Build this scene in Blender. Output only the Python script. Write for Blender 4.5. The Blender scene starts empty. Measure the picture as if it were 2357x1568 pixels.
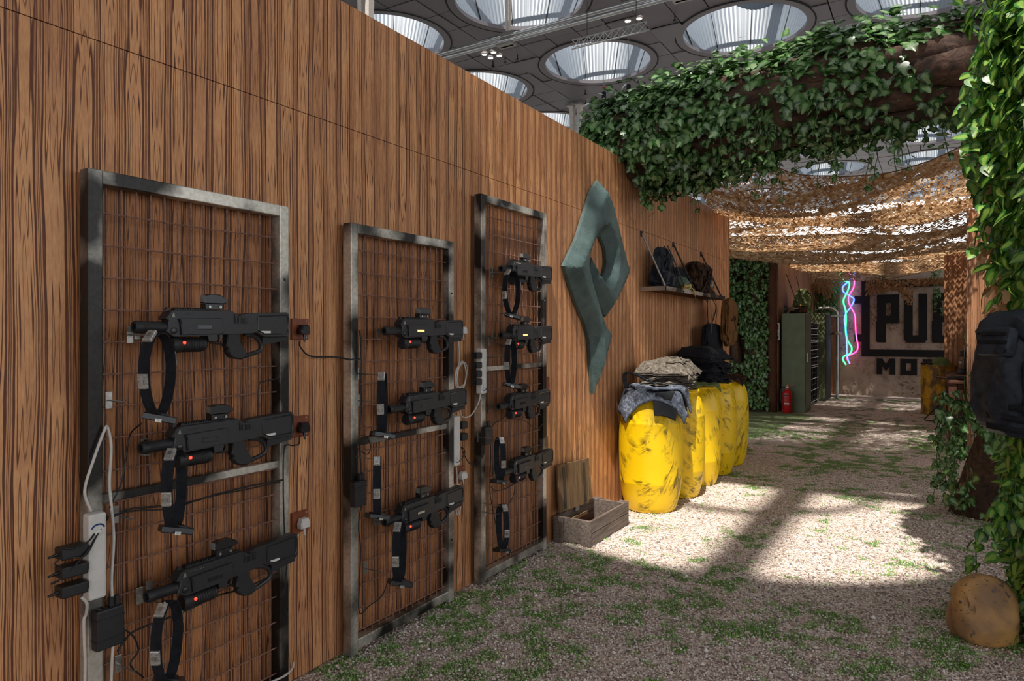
import bpy, bmesh, math, random
import numpy as np
from mathutils import Vector, Matrix, Euler
from mathutils.geometry import delaunay_2d_cdt
random.seed(7); RNG = np.random.default_rng(7)
S = bpy.context.scene
COL = S.collection

# ---------------------------------------------------------------- camera
YAW = math.radians(31.75)          # camera turned left of the wall direction (+Y)
CAM = Vector((0, 0, 1.48))
cam_d = bpy.data.cameras.new('camera')
cam_d.sensor_width = 36.0; cam_d.lens = 36.0 * 1571 / 2357
cam_d.shift_y = -16 / 2357; cam_d.clip_end = 300; cam_d.clip_start = 0.05
cam = bpy.data.objects.new('camera', cam_d); COL.objects.link(cam)
cam.location = CAM; cam.rotation_euler = (math.pi / 2, 0, YAW)
S.camera = cam
# ---------------------------------------------------------------- world, sun, exposure
w = bpy.data.worlds.new('world'); S.world = w; w.use_nodes = True
bg = w.node_tree.nodes['Background']
bg.inputs['Color'].default_value = (0.93, 0.96, 1.0, 1); bg.inputs['Strength'].default_value = 1.6
SUN_DIR = Vector((-0.105, 0.412, -0.85)).normalized()
sd = bpy.data.lights.new('sun', 'SUN'); sd.energy = 6.2; sd.angle = math.radians(0.9); sd.color = (1.0, 0.955, 0.88)
sun = bpy.data.objects.new('sun', sd); COL.objects.link(sun)
sun.rotation_euler = SUN_DIR.to_track_quat('-Z', 'Y').to_euler(); sun.location = (0, -10, 30)
S.view_settings.view_transform = 'Standard'; S.view_settings.look = 'None'
S.view_settings.gamma = 1.0; S.view_settings.use_curve_mapping = False
S.view_settings.exposure = 0.0
S.cycles.adaptive_threshold = 0.06; S.cycles.max_bounces = 3; S.cycles.diffuse_bounces = 2; S.cycles.caustics_reflective = False; S.cycles.caustics_refractive = False; S.cycles.glossy_bounces = 2; S.cycles.transmission_bounces = 3

# ---------------------------------------------------------------- helpers
def srgb(r, g, b):
    f = lambda c: ((c / 255 + 0.055) / 1.055) ** 2.4 if c > 10 else c / 255 / 12.92
    return (f(r), f(g), f(b), 1)

class NT:
    """small wrapper around a material node tree"""
    def __init__(s, name):
        s.m = bpy.data.materials.new(name); s.m.use_nodes = True
        s.t = s.m.node_tree; s.b = s.t.nodes['Principled BSDF']; s.out = s.t.nodes['Material Output']
    def n(s, typ, **kw):
        nd = s.t.nodes.new(typ)
        for k, v in kw.items(): setattr(nd, k, v)
        return nd
    def l(s, a, b): s.t.links.new(a, b)
    def put(s, x, sock):
        if isinstance(x, (int, float)): sock.default_value = x
        elif isinstance(x, tuple): sock.default_value = x
        else: s.l(x, sock)
    def math(s, op, a, b=0.0, c=None):
        nd = s.n('ShaderNodeMath', operation=op)
        s.put(a, nd.inputs[0]); s.put(b, nd.inputs[1])
        if c is not None: s.put(c, nd.inputs[2])
        return nd.outputs[0]
    def pos(s):
        g = s.n('ShaderNodeNewGeometry'); sp = s.n('ShaderNodeSeparateXYZ'); s.l(g.outputs['Position'], sp.inputs[0])
        return g.outputs['Position'], sp.outputs
    def comb(s, x, y, z=0.0):
        nd = s.n('ShaderNodeCombineXYZ'); s.put(x, nd.inputs[0]); s.put(y, nd.inputs[1]); s.put(z, nd.inputs[2]); return nd.outputs[0]
    def noise(s, vec, scale=5.0, detail=2.0, rough=0.5, dist=0.0):
        nd = s.n('ShaderNodeTexNoise'); s.l(vec, nd.inputs['Vector'])
        nd.inputs['Scale'].default_value = scale; nd.inputs['Detail'].default_value = detail
        nd.inputs['Roughness'].default_value = rough; nd.inputs['Distortion'].default_value = dist
        return nd.outputs['Fac']
    def vor(s, vec, scale, feature='F1', out='Distance'):
        nd = s.n('ShaderNodeTexVoronoi', feature=feature); s.l(vec, nd.inputs['Vector']); nd.inputs['Scale'].default_value = scale
        return nd.outputs[out]
    def scl(s, vec, xyz):
        nd = s.n('ShaderNodeVectorMath', operation='MULTIPLY'); s.l(vec, nd.inputs[0]); nd.inputs[1].default_value = xyz; return nd.outputs[0]
    def ramp(s, fac, stops, interp='LINEAR'):
        nd = s.n('ShaderNodeValToRGB'); nd.color_ramp.interpolation = interp
        e = nd.color_ramp.elements
        while len(e) < len(stops): e.new(0.5)
        for i, (p, c) in enumerate(stops): e[i].position = p; e[i].color = c if isinstance(c, tuple) else (c, c, c, 1)
        s.l(fac, nd.inputs[0]); return nd.outputs[0]
    def mix(s, fac, a, b, mode='MIX'):
        nd = s.n('ShaderNodeMix', data_type='RGBA', blend_type=mode)
        s.put(fac, nd.inputs[0]); s.put(a, nd.inputs[6]); s.put(b, nd.inputs[7]); return nd.outputs[2]
    def bump(s, h, strength=0.3, dist=0.01):
        nd = s.n('ShaderNodeBump'); nd.inputs['Strength'].default_value = strength; nd.inputs['Distance'].default_value = dist
        s.l(h, nd.inputs['Height']); s.l(nd.outputs[0], s.b.inputs['Normal'])
    def set(s, **kw):
        for k, v in kw.items(): s.put(v, s.b.inputs[k.replace('_', ' ')])
        return s.m
    def obj(s):
        return s.n('ShaderNodeTexCoord').outputs['Object']

def plain(name, rgb, rough=0.5, metal=0.0, var=0.12, scale=30, bump=0.0, spec=0.5):
    t = NT(name); o = t.obj(); c = srgb(*rgb)
    n = t.noise(o, scale, 3)
    lo = tuple(x * (1 - var) for x in c[:3]) + (1,); hi = tuple(min(1, x * (1 + var)) for x in c[:3]) + (1,)
    t.set(Base_Color=t.ramp(n, [(0.3, lo), (0.7, hi)]), Roughness=rough, Metallic=metal)
    t.b.inputs['Specular IOR Level'].default_value = spec
    if bump: t.bump(t.noise(o, scale * 3, 2), bump, 0.004)
    return t.m

def emis(name, rgb, strength):
    t = NT(name); t.set(Base_Color=(0.02, 0.02, 0.02, 1)); t.b.inputs['Emission Color'].default_value = (*rgb, 1)
    t.b.inputs['Emission Strength'].default_value = strength; return t.m

def grain_wood(name, tan, dark, stain, col_w=0.082, A=6.0, B=12.0, stain_amt=0.55, rough=0.55, spec=0.35):
    """strong cathedral grain: vertical columns of nested arches, world-aligned"""
    t = NT(name); P, xyz = t.pos()
    a = t.math('ADD', xyz[0], xyz[1]); z = xyz[2]
    warp = t.noise(t.comb(t.math('MULTIPLY', a, 1.6), t.math('MULTIPLY', z, 0.55)), 2.0, 2)
    a2 = t.math('MULTIPLY_ADD', t.math('SUBTRACT', warp, 0.5), 0.045, a)
    cw = t.math('DIVIDE', a2, col_w)
    idx = t.math('FLOOR', cw); u = t.math('SUBTRACT', t.math('FRACT', cw), 0.5)
    u2 = t.math('MULTIPLY', t.math('MULTIPLY', u, u), 4.0)
    n = t.noise(t.comb(t.math('MULTIPLY', idx, 7.31), t.math('MULTIPLY', z, 0.95)), 1.0, 1.5, 0.5)
    ab = t.math('ABSOLUTE', u)
    side = t.ramp(ab, [(0.02, 0.0), (0.12, 0.10), (0.5, 1.0)], 'LINEAR')
    fall = t.ramp(ab, [(0.0, 1.0), (0.16, 0.72), (0.42, 0.0)], 'EASE')
    v = t.math('ADD', t.math('MULTIPLY', side, A), t.math('MULTIPLY', t.math('MULTIPLY', n, fall), B))
    wob = t.noise(t.comb(t.math('MULTIPLY', a, 46), t.math('MULTIPLY', z, 5)), 1.0, 2)
    v = t.math('MULTIPLY_ADD', wob, 0.4, v)
    fr = t.math('FRACT', v)
    duty = t.math('MULTIPLY_ADD', t.math('MINIMUM', t.math('MULTIPLY', ab, 3.0), 1.0), 0.24, 0.19)
    up = t.math('MULTIPLY', t.math('SUBTRACT', fr, t.math('SUBTRACT', 1.0, duty)), 7.0); nd = t.n('ShaderNodeClamp'); t.l(up, nd.inputs[0])
    dn = t.math('MINIMUM', t.math('MULTIPLY', t.math('SUBTRACT', 1.0, fr), 12.0), 1.0)
    line = t.math('MULTIPLY', nd.outputs[0], dn)
    c = t.mix(line, tan, dark)
    st = t.noise(t.comb(t.math('MULTIPLY', a, 3.2), t.math('MULTIPLY', z, 0.5)), 2.6, 5, 0.6, 0.6)
    stf = t.math('MULTIPLY', t.ramp(st, [(0.42, 0.0), (0.68, 1.0)]), stain_amt)
    edge = t.math('MULTIPLY', t.ramp(u2, [(0.35, 0.0), (0.95, 1.0)]), 0.35)
    c = t.mix(t.math('MAXIMUM', stf, edge), c, stain)
    fine = t.noise(t.comb(t.math('MULTIPLY', a, 160), t.math('MULTIPLY', z, 24)), 1.0, 2)
    c = t.mix(0.28, c, t.ramp(fine, [(0.3, 0.25), (0.7, 0.85)]), 'OVERLAY')
    t.set(Base_Color=c, Roughness=rough); t.b.inputs['Specular IOR Level'].default_value = spec
    t.bump(t.math('ADD', t.math('MULTIPLY', line, -0.6), fine), 0.35, 0.003)
    return t.m

def plank_wood(name, a_rgb, b_rgb, rough=0.75, axis=1, freq=18, bump=0.5):
    t = NT(name); o = t.obj()
    sc = [freq * 3.0] * 3; sc[axis] = freq * 0.22
    v = t.scl(o, tuple(sc)); inf = t.n('ShaderNodeObjectInfo').outputs['Random']
    ad = t.n('ShaderNodeVectorMath', operation='ADD'); t.l(v, ad.inputs[0]); t.l(t.math('MULTIPLY', inf, 50), ad.inputs[1])
    n = t.noise(ad.outputs[0], 1.0, 5, 0.62, 0.5)
    c = t.ramp(n, [(0.28, srgb(*b_rgb)), (0.62, srgb(*a_rgb)), (0.8, tuple(min(1, x * 1.35) for x in srgb(*a_rgb)[:3]) + (1,))])
    c = t.mix(t.math('MULTIPLY', inf, 0.35), c, srgb(*b_rgb))
    t.set(Base_Color=c, Roughness=rough); t.b.inputs['Specular IOR Level'].default_value = 0.25
    t.bump(n, bump, 0.006); return t.m

class MB:
    def __init__(s): s.v = []; s.f = []
    def quadbox(s, c, size, R=None):
        k = len(s.v); hx, hy, hz = size[0] / 2, size[1] / 2, size[2] / 2
        for sx in (-1, 1):
            for sy in (-1, 1):
                for sz in (-1, 1):
                    p = Vector((sx * hx, sy * hy, sz * hz))
                    if R is not None: p = R @ p
                    s.v.append(tuple(p + Vector(c)))
        s.f += [tuple(k + i for i in q) for q in ((0, 1, 3, 2), (4, 6, 7, 5), (0, 4, 5, 1), (2, 3, 7, 6), (0, 2, 6, 4), (1, 5, 7, 3))]
        return s
    def span(s, a, b):   # box from corner a to corner b
        return s.quadbox([(p + q) / 2 for p, q in zip(a, b)], [abs(q - p) for p, q in zip(a, b)])
    def tube(s, pts, r, seg=8, caps=True, closed=False):
        pts = [Vector(p) for p in pts]; n = len(pts); k = len(s.v)
        rr = r if isinstance(r, (list, tuple)) else [r] * n
        up = None
        for i, p in enumerate(pts):
            if closed: d = (pts[(i + 1) % n] - pts[i - 1])
            else: d = pts[min(i + 1, n - 1)] - pts[max(i - 1, 0)]
            if d.length < 1e-9: d = Vector((0, 0, 1))
            d.normalize()
            if up is None:
                up = Vector((0, 0, 1)) if abs(d.z) < 0.9 else Vector((1, 0, 0))
            x = d.cross(up)
            if x.length < 1e-6: x = d.orthogonal()
            x.normalize(); y = x.cross(d).normalized(); up = y
            for j in range(seg):
                a = 2 * math.pi * j / seg
                s.v.append(tuple(p + (x * math.cos(a) + y * math.sin(a)) * rr[i]))
        m = n if closed else n - 1
        for i in range(m):
            i2 = (i + 1) % n
            for j in range(seg):
                j2 = (j + 1) % seg
                s.f.append((k + i * seg + j, k + i * seg + j2, k + i2 * seg + j2, k + i2 * seg + j))
        if caps and not closed:
            s.f.append(tuple(k + j for j in range(seg))[::-1]); s.f.append(tuple(k + (n - 1) * seg + j for j in range(seg)))
        return s
    def lathe(s, prof, seg=24, M=None, cap=True):
        """profile [(r, h)] around local z; M places it"""
        k = len(s.v); n = len(prof)
        for r, h in prof:
            for j in range(seg):
                a = 2 * math.pi * j / seg; p = Vector((r * math.cos(a), r * math.sin(a), h))
                if M is not None: p = M @ p
                s.v.append(tuple(p))
        for i in range(n - 1):
            for j in range(seg):
                j2 = (j + 1) % seg
                s.f.append((k + i * seg + j, k + i * seg + j2, k + (i + 1) * seg + j2, k + (i + 1) * seg + j))
        if cap:
            if prof[0][0] > 1e-6: s.f.append(tuple(k + j for j in range(seg))[::-1])
            if prof[-1][0] > 1e-6: s.f.append(tuple(k + (n - 1) * seg + j for j in range(seg)))
        return s
    def prism(s, poly, t0, t1, M=None, inset=0.0):
        """poly in (y,z) extruded along x from t0 to t1; inset rounds the t1 rim"""
        k = len(s.v); n = len(poly); cx = sum(p[0] for p in poly) / n; cy = sum(p[1] for p in poly) / n
        rings = [(t0, 0.0), (t1, 0.0)] if not inset else [(t0 + inset * (1 if t1 > t0 else -1), 0), (t1 - inset * (1 if t1 > t0 else -1), 0), (t1, inset)]
        if inset: rings = [(t0, inset)] + rings
        def shr(p, d):
            if not d: return p
            L = math.hypot(p[0] - cx, p[1] - cy) or 1
            return (p[0] - (p[0] - cx) / L * d, p[1] - (p[1] - cy) / L * d)
        for t, d in rings:
            for p in poly:
                q = shr(p, d); vv = Vector((t, q[0], q[1]))
                if M is not None: vv = M @ vv
                s.v.append(tuple(vv))
        m = len(rings)
        for i in range(m - 1):
            for j in range(n):
                j2 = (j + 1) % n; s.f.append((k + i * n + j, k + i * n + j2, k + (i + 1) * n + j2, k + (i + 1) * n + j))
        s.f.append(tuple(k + j for j in range(n))[::-1]); s.f.append(tuple(k + (m - 1) * n + j for j in range(n)))
        return s
    def grid(s, fn, nu, nv, closed_u=False):
        k = len(s.v)
        for i in range(nu + 1):
            for j in range(nv + 1): s.v.append(tuple(fn(i / nu, j / nv)))
        for i in range(nu):
            for j in range(nv):
                a = k + i * (nv + 1) + j; s.f.append((a, a + 1, a + nv + 2, a + nv + 1))
        return s
    def mesh(s, name='mesh', smooth=False, fix=True):
        me = bpy.data.meshes.new(name); me.from_pydata([tuple(v) for v in s.v], [], s.f); me.update()
        if fix:
            bm = bmesh.new(); bm.from_mesh(me); bmesh.ops.recalc_face_normals(bm, faces=bm.faces); bm.to_mesh(me); bm.free()
        if smooth:
            me.shade_smooth()
            if smooth != 'all': me.set_sharp_from_angle(angle=math.radians(38 if smooth is True else smooth))
        return me
    def build(s, name, mat, parent=None, loc=None, smooth=False, label=None, bevel=0, solid=0, fix=True):
        o = link(name, s.mesh(name, smooth, fix), mat, parent, loc, label)
        if solid:
            md = o.modifiers.new('thickness', 'SOLIDIFY'); md.thickness = solid; md.offset = 0
        if bevel:
            md = o.modifiers.new('bevel', 'BEVEL'); md.width = bevel; md.segments = 2; md.limit_method = 'ANGLE'
        return o

def link(name, me, mat=None, parent=None, loc=None, label=None):
    o = bpy.data.objects.new(name, me); COL.objects.link(o)
    if mat is not None and me is not None and not me.materials: me.materials.append(mat)
    if parent is not None: o.parent = parent
    if loc is not None: o.location = loc
    if label: o['label'] = label
    return o

def tag(o, label, cat, group=None, kind=None):
    o['label'] = label; o['category'] = cat
    if group: o['group'] = group
    if kind: o['kind'] = kind
    return o

def thing(name, label, cat, loc=(0, 0, 0), rz=0.0, group=None, kind=None):
    o = bpy.data.objects.new(name, None); COL.objects.link(o); o.empty_display_size = 0.1
    o.location = loc; o.rotation_euler = (0, 0, rz)
    return tag(o, label, cat, group, kind)

def copy_tree(o, parent=None):
    c = o.copy(); COL.objects.link(c); c.parent = parent
    for ch in list(o.children): copy_tree(ch, c)
    return c

def np_mesh(name, V, F, attr=None):
    me = bpy.data.meshes.new(name); V = np.asarray(V, np.float32); F = np.asarray(F, np.int32)
    me.vertices.add(len(V)); me.vertices.foreach_set('co', V.ravel())
    k = F.shape[1]; me.loops.add(F.size); me.loops.foreach_set('vertex_index', F.ravel())
    me.polygons.add(len(F)); me.polygons.foreach_set('loop_start', np.arange(0, F.size, k, dtype=np.int32))
    if attr:
        for nm, arr in attr.items():
            at = me.attributes.new(nm, 'FLOAT', 'POINT'); at.data.foreach_set('value', np.asarray(arr, np.float32))
    me.update(calc_edges=True); return me

def spline(pts, n=8):
    """Catmull-Rom through pts"""
    P = [Vector(p) for p in pts]; P = [P[0] * 2 - P[1]] + P + [P[-1] * 2 - P[-2]]; out = []
    for i in range(1, len(P) - 2):
        for j in range(n):
            t = j / n; a, b, c, d = P[i - 1], P[i], P[i + 1], P[i + 2]
            out.append(0.5 * ((2 * b) + (c - a) * t + (2 * a - 5 * b + 4 * c - d) * t * t + (3 * b - a - 3 * c + d) * t ** 3))
    out.append(P[-2]); return out

def vnoise(x, y, seed=0, scale=1.0):
    """tileless value noise on numpy arrays"""
    x = np.asarray(x) * scale + seed * 17.3; y = np.asarray(y) * scale + seed * 9.1
    xi = np.floor(x).astype(np.int64); yi = np.floor(y).astype(np.int64); fx = x - xi; fy = y - yi
    h = lambda a, b: (np.sin(a * 127.1 + b * 311.7 + seed * 74.7) * 43758.5453) % 1.0
    u = fx * fx * (3 - 2 * fx); v = fy * fy * (3 - 2 * fy)
    return (h(xi, yi) * (1 - u) + h(xi + 1, yi) * u) * (1 - v) + (h(xi, yi + 1) * (1 - u) + h(xi + 1, yi + 1) * u) * v

# measurement: where a photograph pixel meets a real plane of the place
FPX = 1571.0; CY, SY = math.cos(YAW), math.sin(YAW)
def on_x(px, py, X):
    r = (px - 1178.5) / FPX; Y = -X * (CY + r * SY) / (SY - r * CY); return Vector((X, Y, 1.48 + (768 - py) / FPX * (Y * CY - X * SY)))
def on_y(px, py, Y):
    r = (px - 1178.5) / FPX; X = -Y * (SY - r * CY) / (CY + r * SY); return Vector((X, Y, 1.48 + (768 - py) / FPX * (Y * CY - X * SY)))
def proj(p):
    Z = p[1] * CY - p[0] * SY; xo = p[0] * CY + p[1] * SY
    return 1178.5 + FPX * xo / Z, 768 - FPX * (p[2] - 1.48) / Z, Z
WALL = -2.33
ORD = ['topmost', 'second', 'third', 'fourth', 'fifth', 'sixth', 'seventh', 'eighth', 'ninth', 'tenth']

# ---------------------------------------------------------------- materials
M = {}
M['wall'] = grain_wood('grained_plywood', srgb(222, 160, 110), srgb(98, 56, 34), srgb(128, 76, 50), stain_amt=0.5)
M['backing'] = grain_wood('shaded_plywood', srgb(192, 130, 84), srgb(74, 42, 25), srgb(106, 64, 41), stain_amt=0.5)  # darker version of the wall plywood, shade behind the mesh put into its colour
M['wall_far'] = grain_wood('grained_plywood_far', srgb(186, 134, 94), srgb(96, 60, 40), srgb(116, 76, 54), stain_amt=0.55)
t = NT('burnished_steel'); P, _ = t.pos()
n = t.noise(P, 3.4, 2, 0.5); c = t.ramp(n, [(0.42, srgb(44, 42, 40)), (0.58, srgb(206, 200, 188))])
n2 = t.noise(P, 60, 3)
M['steel'] = t.set(Base_Color=t.mix(0.3, c, t.ramp(n2, [(0.35, 0.2), (0.65, 0.8)]), 'OVERLAY'), Metallic=0.6, Roughness=0.36)
M['wire'] = plain('rusty_wire', (134, 96, 80), 0.6, 0.1, 0.35, 60)
M['black'] = plain('black_plastic', (37, 37, 40), 0.40, 0, 0.15, 90, 0.15)
M['black_soft'] = plain('black_rubber', (30, 30, 32), 0.55, 0, 0.2, 60, 0.2)
M['black_gloss'] = plain('black_gloss', (30, 30, 32), 0.25, 0, 0.1, 60)
M['grey_lens'] = plain('smoky_lens', (120, 118, 112), 0.15, 0.0, 0.2, 60)
M['clear'] = plain('clear_module', (168, 164, 158), 0.12, 0.3, 0.45, 120)
M['silver'] = plain('zinc', (170, 168, 162), 0.3, 0.85, 0.2, 80)
M['brass'] = plain('brass_stud', (176, 132, 70), 0.3, 0.9)
M['sticker'] = plain('white_sticker', (214, 212, 206), 0.5)
M['red_led'] = emis('red_led', (1.0, 0.06, 0.03), 2.2)
M['amber_led'] = emis('amber_display', (1.0, 0.50, 0.16), 2.0)
M['dark_screen'] = plain('dark_screen', (26, 30, 40), 0.12)
M['pale_screen'] = plain('pale_screen', (190, 184, 160), 0.25)
M['white_plastic'] = plain('white_plastic', (216, 212, 206), 0.38, 0, 0.06)
M['blue_print'] = plain('blue_print', (40, 62, 120), 0.4)
M['cable_w'] = plain('white_cable', (206, 200, 192), 0.45)
M['cable_b'] = plain('black_cable', (20, 20, 21), 0.45)
M['socket'] = plain('painted_socket_plate', (128, 66, 40), 0.35, 0, 0.25, 40)
M['adapter'] = plain('adapter_plastic', (30, 29, 29), 0.55, 0, 0.3, 50, 0.2)
M['crate'] = plank_wood('weathered_plank', (136, 122, 112), (72, 62, 56))
M['lid'] = plank_wood('lid_board', (140, 112, 78), (80, 60, 44), axis=2)
M['darkwood'] = plank_wood('brown_plank', (104, 66, 46), (58, 36, 28))
M['shelfwood'] = plank_wood('shelf_board', (110, 62, 34), (58, 34, 24))
t = NT('bark'); o = t.pos()[0]; n = t.noise(t.scl(o, (9, 9, 9)), 1.0, 6, 0.65, 1.5)
M['bark'] = t.set(Base_Color=t.ramp(n, [(0.3, srgb(38, 24, 18)), (0.55, srgb(84, 58, 44)), (0.8, srgb(122, 94, 76))]), Roughness=0.8); t.bump(n, 0.8, 0.03)
t = NT('painted_relief'); o = t.pos()[0]; n = t.noise(o, 7, 4); f2 = t.noise(o, 140, 2)
M['teal'] = t.set(Base_Color=t.mix(t.ramp(t.noise(o, 22, 3), [(0.66, 0.0), (0.74, 0.6)]), t.ramp(n, [(0.3, srgb(48, 66, 63)), (0.7, srgb(80, 100, 99))]), srgb(40, 62, 60)), Roughness=0.55); t.bump(f2, 0.5, 0.006)
# yellow drums with scuffs
t = NT('yellow_drum'); o = t.obj(); inf = t.n('ShaderNodeObjectInfo').outputs['Random']
ad = t.n('ShaderNodeVectorMath', operation='ADD'); t.l(o, ad.inputs[0]); t.l(t.math('MULTIPLY', inf, 40), ad.inputs[1]); v = ad.outputs[0]
rot = t.n('ShaderNodeVectorRotate', rotation_type='EULER_XYZ'); t.l(v, rot.inputs['Vector']); rot.inputs['Rotation'].default_value = (0.6, 0.5, 0.4)
br = t.noise(t.scl(rot.outputs[0], (9, 34, 5)), 1.0, 5, 0.7, 0.8); bl = t.noise(v, 5.5, 2)
msk = t.math('MULTIPLY', t.ramp(br, [(0.48, 0.0), (0.6, 1.0)]), t.ramp(bl, [(0.46, 0.0), (0.6, 1.0)]))
c = t.mix(t.math('MULTIPLY', t.noise(v, 3, 3), 0.3), srgb(246, 204, 6), srgb(222, 170, 4))
M['yellow'] = t.set(Base_Color=t.mix(t.math('MULTIPLY', msk, 0.85), c, srgb(60, 50, 16)), Roughness=0.4); t.bump(msk, 0.2, 0.003)
t = NT('rusty_yellow_drum'); o = t.obj(); n = t.noise(t.scl(o, (7, 7, 3.5)), 1.0, 5, 0.7)
M['oildrum'] = t.set(Base_Color=t.ramp(n, [(0.3, srgb(52, 44, 38)), (0.46, srgb(120, 84, 30)), (0.6, srgb(206, 150, 16))]), Roughness=0.6)
def camo(name, cols, scale=14, rough=0.85):
    t = NT(name); o = t.obj(); n = t.noise(o, scale, 4, 0.7, 0.6); k = len(cols)
    c = t.ramp(n, [(0.3 + 0.4 * i / max(1, k - 1), srgb(*cc)) for i, cc in enumerate(cols)], 'CONSTANT' if k > 2 else 'LINEAR')
    t.set(Base_Color=c, Roughness=rough); t.b.inputs['Specular IOR Level'].default_value = 0.2
    t.bump(t.noise(o, 260, 2), 0.4, 0.002); return t.m
M['camo_grey'] = camo('grey_camouflage_cloth', [(70, 64, 56), (104, 96, 86), (132, 122, 110), (156, 146, 134)], 34)
M['camo_blue'] = camo('blue_grey_camouflage_cloth', [(58, 62, 72), (92, 98, 112), (134, 140, 152), (176, 182, 192)], 30)
M['camo_brown'] = camo('brown_camouflage_cloth', [(32, 22, 16), (74, 48, 28), (112, 78, 46)], 16)
M['cloth_black'] = camo('black_cloth', [(22, 23, 27), (40, 42, 48)], 20)
M['cloth_olive'] = camo('olive_cloth', [(84, 96, 58), (112, 124, 78)], 12)
M['cloth_tan'] = camo('tan_cloth', [(96, 66, 36), (128, 90, 52)], 12)
M['velcro'] = plain('velcro', (34, 36, 40), 0.95, 0, 0.3, 200)
M['pack'] = camo('pack_nylon', [(30, 33, 39), (60, 65, 74)], 16, 0.55)
M['helmet'] = plain('helmet_green', (74, 96, 80), 0.6, 0, 0.2, 40)
M['rope'] = plain('yellow_rope', (206, 168, 84), 0.8, 0, 0.3, 80)
M['locker'] = plain('green_locker', (92, 100, 70), 0.5, 0, 0.14, 6)
M['mesh_white'] = plain('white_paint', (200, 200, 202), 0.5)
M['ext_red'] = plain('extinguisher_red', (176, 14, 18), 0.3)
M['glass'] = plain('lantern_glass', (120, 92, 66), 0.08, 0, 0.4, 30)
t = NT('boulder_rock'); o = t.obj(); n = t.noise(o, 5, 4); sp = t.math('MULTIPLY', t.ramp(t.noise(o, 45, 2), [(0.6, 0.0), (0.66, 1.0)]), t.ramp(t.noise(o, 7, 1), [(0.42, 0.0), (0.55, 1.0)]))
M['rock'] = t.set(Base_Color=t.mix(sp, t.ramp(n, [(0.35, srgb(150, 116, 84)), (0.6, srgb(208, 158, 92))]), srgb(84, 78, 78)), Roughness=0.7); t.bump(t.noise(o, 70, 4), 0.5, 0.006)
t = NT('stained_concrete'); o = t.pos()[0]; n = t.noise(o, 1.6, 6, 0.7); n2 = t.noise(o, 26, 4, 0.7)
spk = t.math('MULTIPLY', t.ramp(n2, [(0.48, 0.0), (0.56, 1.0)]), t.ramp(n, [(0.46, 0.0), (0.62, 1.0)]))
M['concrete'] = t.set(Base_Color=t.mix(t.math('MULTIPLY', spk, 0.8), t.ramp(n, [(0.3, srgb(196, 178, 162)), (0.7, srgb(162, 140, 122))]), srgb(62, 46, 36)), Roughness=0.85)
M['sign_black'] = plain('sign_black', (13, 13, 15), 0.8, 0, 0.2, 20)
t = NT('ceiling_tile'); o = t.pos()[0]; inf = t.n('ShaderNodeObjectInfo').outputs['Random']; n = t.noise(o, 0.7, 3)
M['tile'] = t.set(Base_Color=t.mix(0.35, t.ramp(n, [(0.3, srgb(104, 99, 103)), (0.7, srgb(116, 111, 115))]), t.ramp(inf, [(0.0, srgb(102, 97, 101)), (1.0, srgb(116, 112, 115))])), Roughness=0.5)
M['gap'] = plain('ceiling_void', (30, 30, 32), 0.9)
M['shaft'] = plain('white_shaft_metal', (98, 107, 118), 0.45, 0, 0.05, 3)
M['pipe'] = plain('galvanised_pipe', (184, 186, 186), 0.28, 0.7, 0.15, 3)
M['lamp_on'] = emis('lamp_disc', (1.0, 0.93, 0.82), 6.0)
M['strut'] = plain('pale_strut', (206, 196, 186), 0.5)
M['slab'] = plain('hall_floor', (150, 144, 138), 0.5, 0, 0.1, 1)
t = NT('net_strips'); o = t.pos()[0]; n = t.noise(o, 9, 3); at = t.n('ShaderNodeAttribute', attribute_name='tone').outputs['Fac']
c = t.ramp(at, [(0.0, srgb(160, 116, 78)), (0.5, srgb(192, 150, 108)), (1.0, srgb(218, 186, 146))])
tr = t.n('ShaderNodeBsdfTranslucent'); t.l(c, tr.inputs[0]); mx = t.n('ShaderNodeMixShader'); mx.inputs[0].default_value = 0.35
t.set(Base_Color=c, Roughness=0.8); t.l(t.b.outputs[0], mx.inputs[1]); t.l(tr.outputs[0], mx.inputs[2]); t.l(mx.outputs[0], t.out.inputs[0]); M['net'] = t.m
def leafmat(name, lo, mid, hi, vein=None, rough=0.38):
    t = NT(name); at = t.n('ShaderNodeAttribute', attribute_name='tone').outputs['Fac']
    c = t.ramp(at, [(0.0, srgb(*lo)), (0.5, srgb(*mid)), (1.0, srgb(*hi))])
    if vein:
        ax = t.n('ShaderNodeAttribute', attribute_name='rib').outputs['Fac']; P = t.pos()[0]
        m = t.ramp(t.math('ADD', ax, t.math('MULTIPLY', t.noise(P, 60, 2), 0.5)), [(0.62, 0.0), (0.85, 0.8)])
        c = t.mix(m, c, srgb(*vein))
    t.set(Base_Color=c, Roughness=rough); tr = t.n('ShaderNodeBsdfTranslucent'); t.l(c, tr.inputs[0])
    mx = t.n('ShaderNodeMixShader'); mx.inputs[0].default_value = 0.28
    t.l(t.b.outputs[0], mx.inputs[1]); t.l(tr.outputs[0], mx.inputs[2]); t.l(mx.outputs[0], t.out.inputs[0]); return t.m
M['ivy'] = leafmat('ivy_leaf', (24, 58, 22), (50, 98, 40), (92, 136, 70), (146, 172, 122), 0.26)
M['pothos'] = leafmat('variegated_leaf', (26, 70, 18), (46, 104, 28), (76, 138, 50), (150, 182, 78))
M['vine'] = plain('vine_stem', (58, 92, 44), 0.6)
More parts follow.
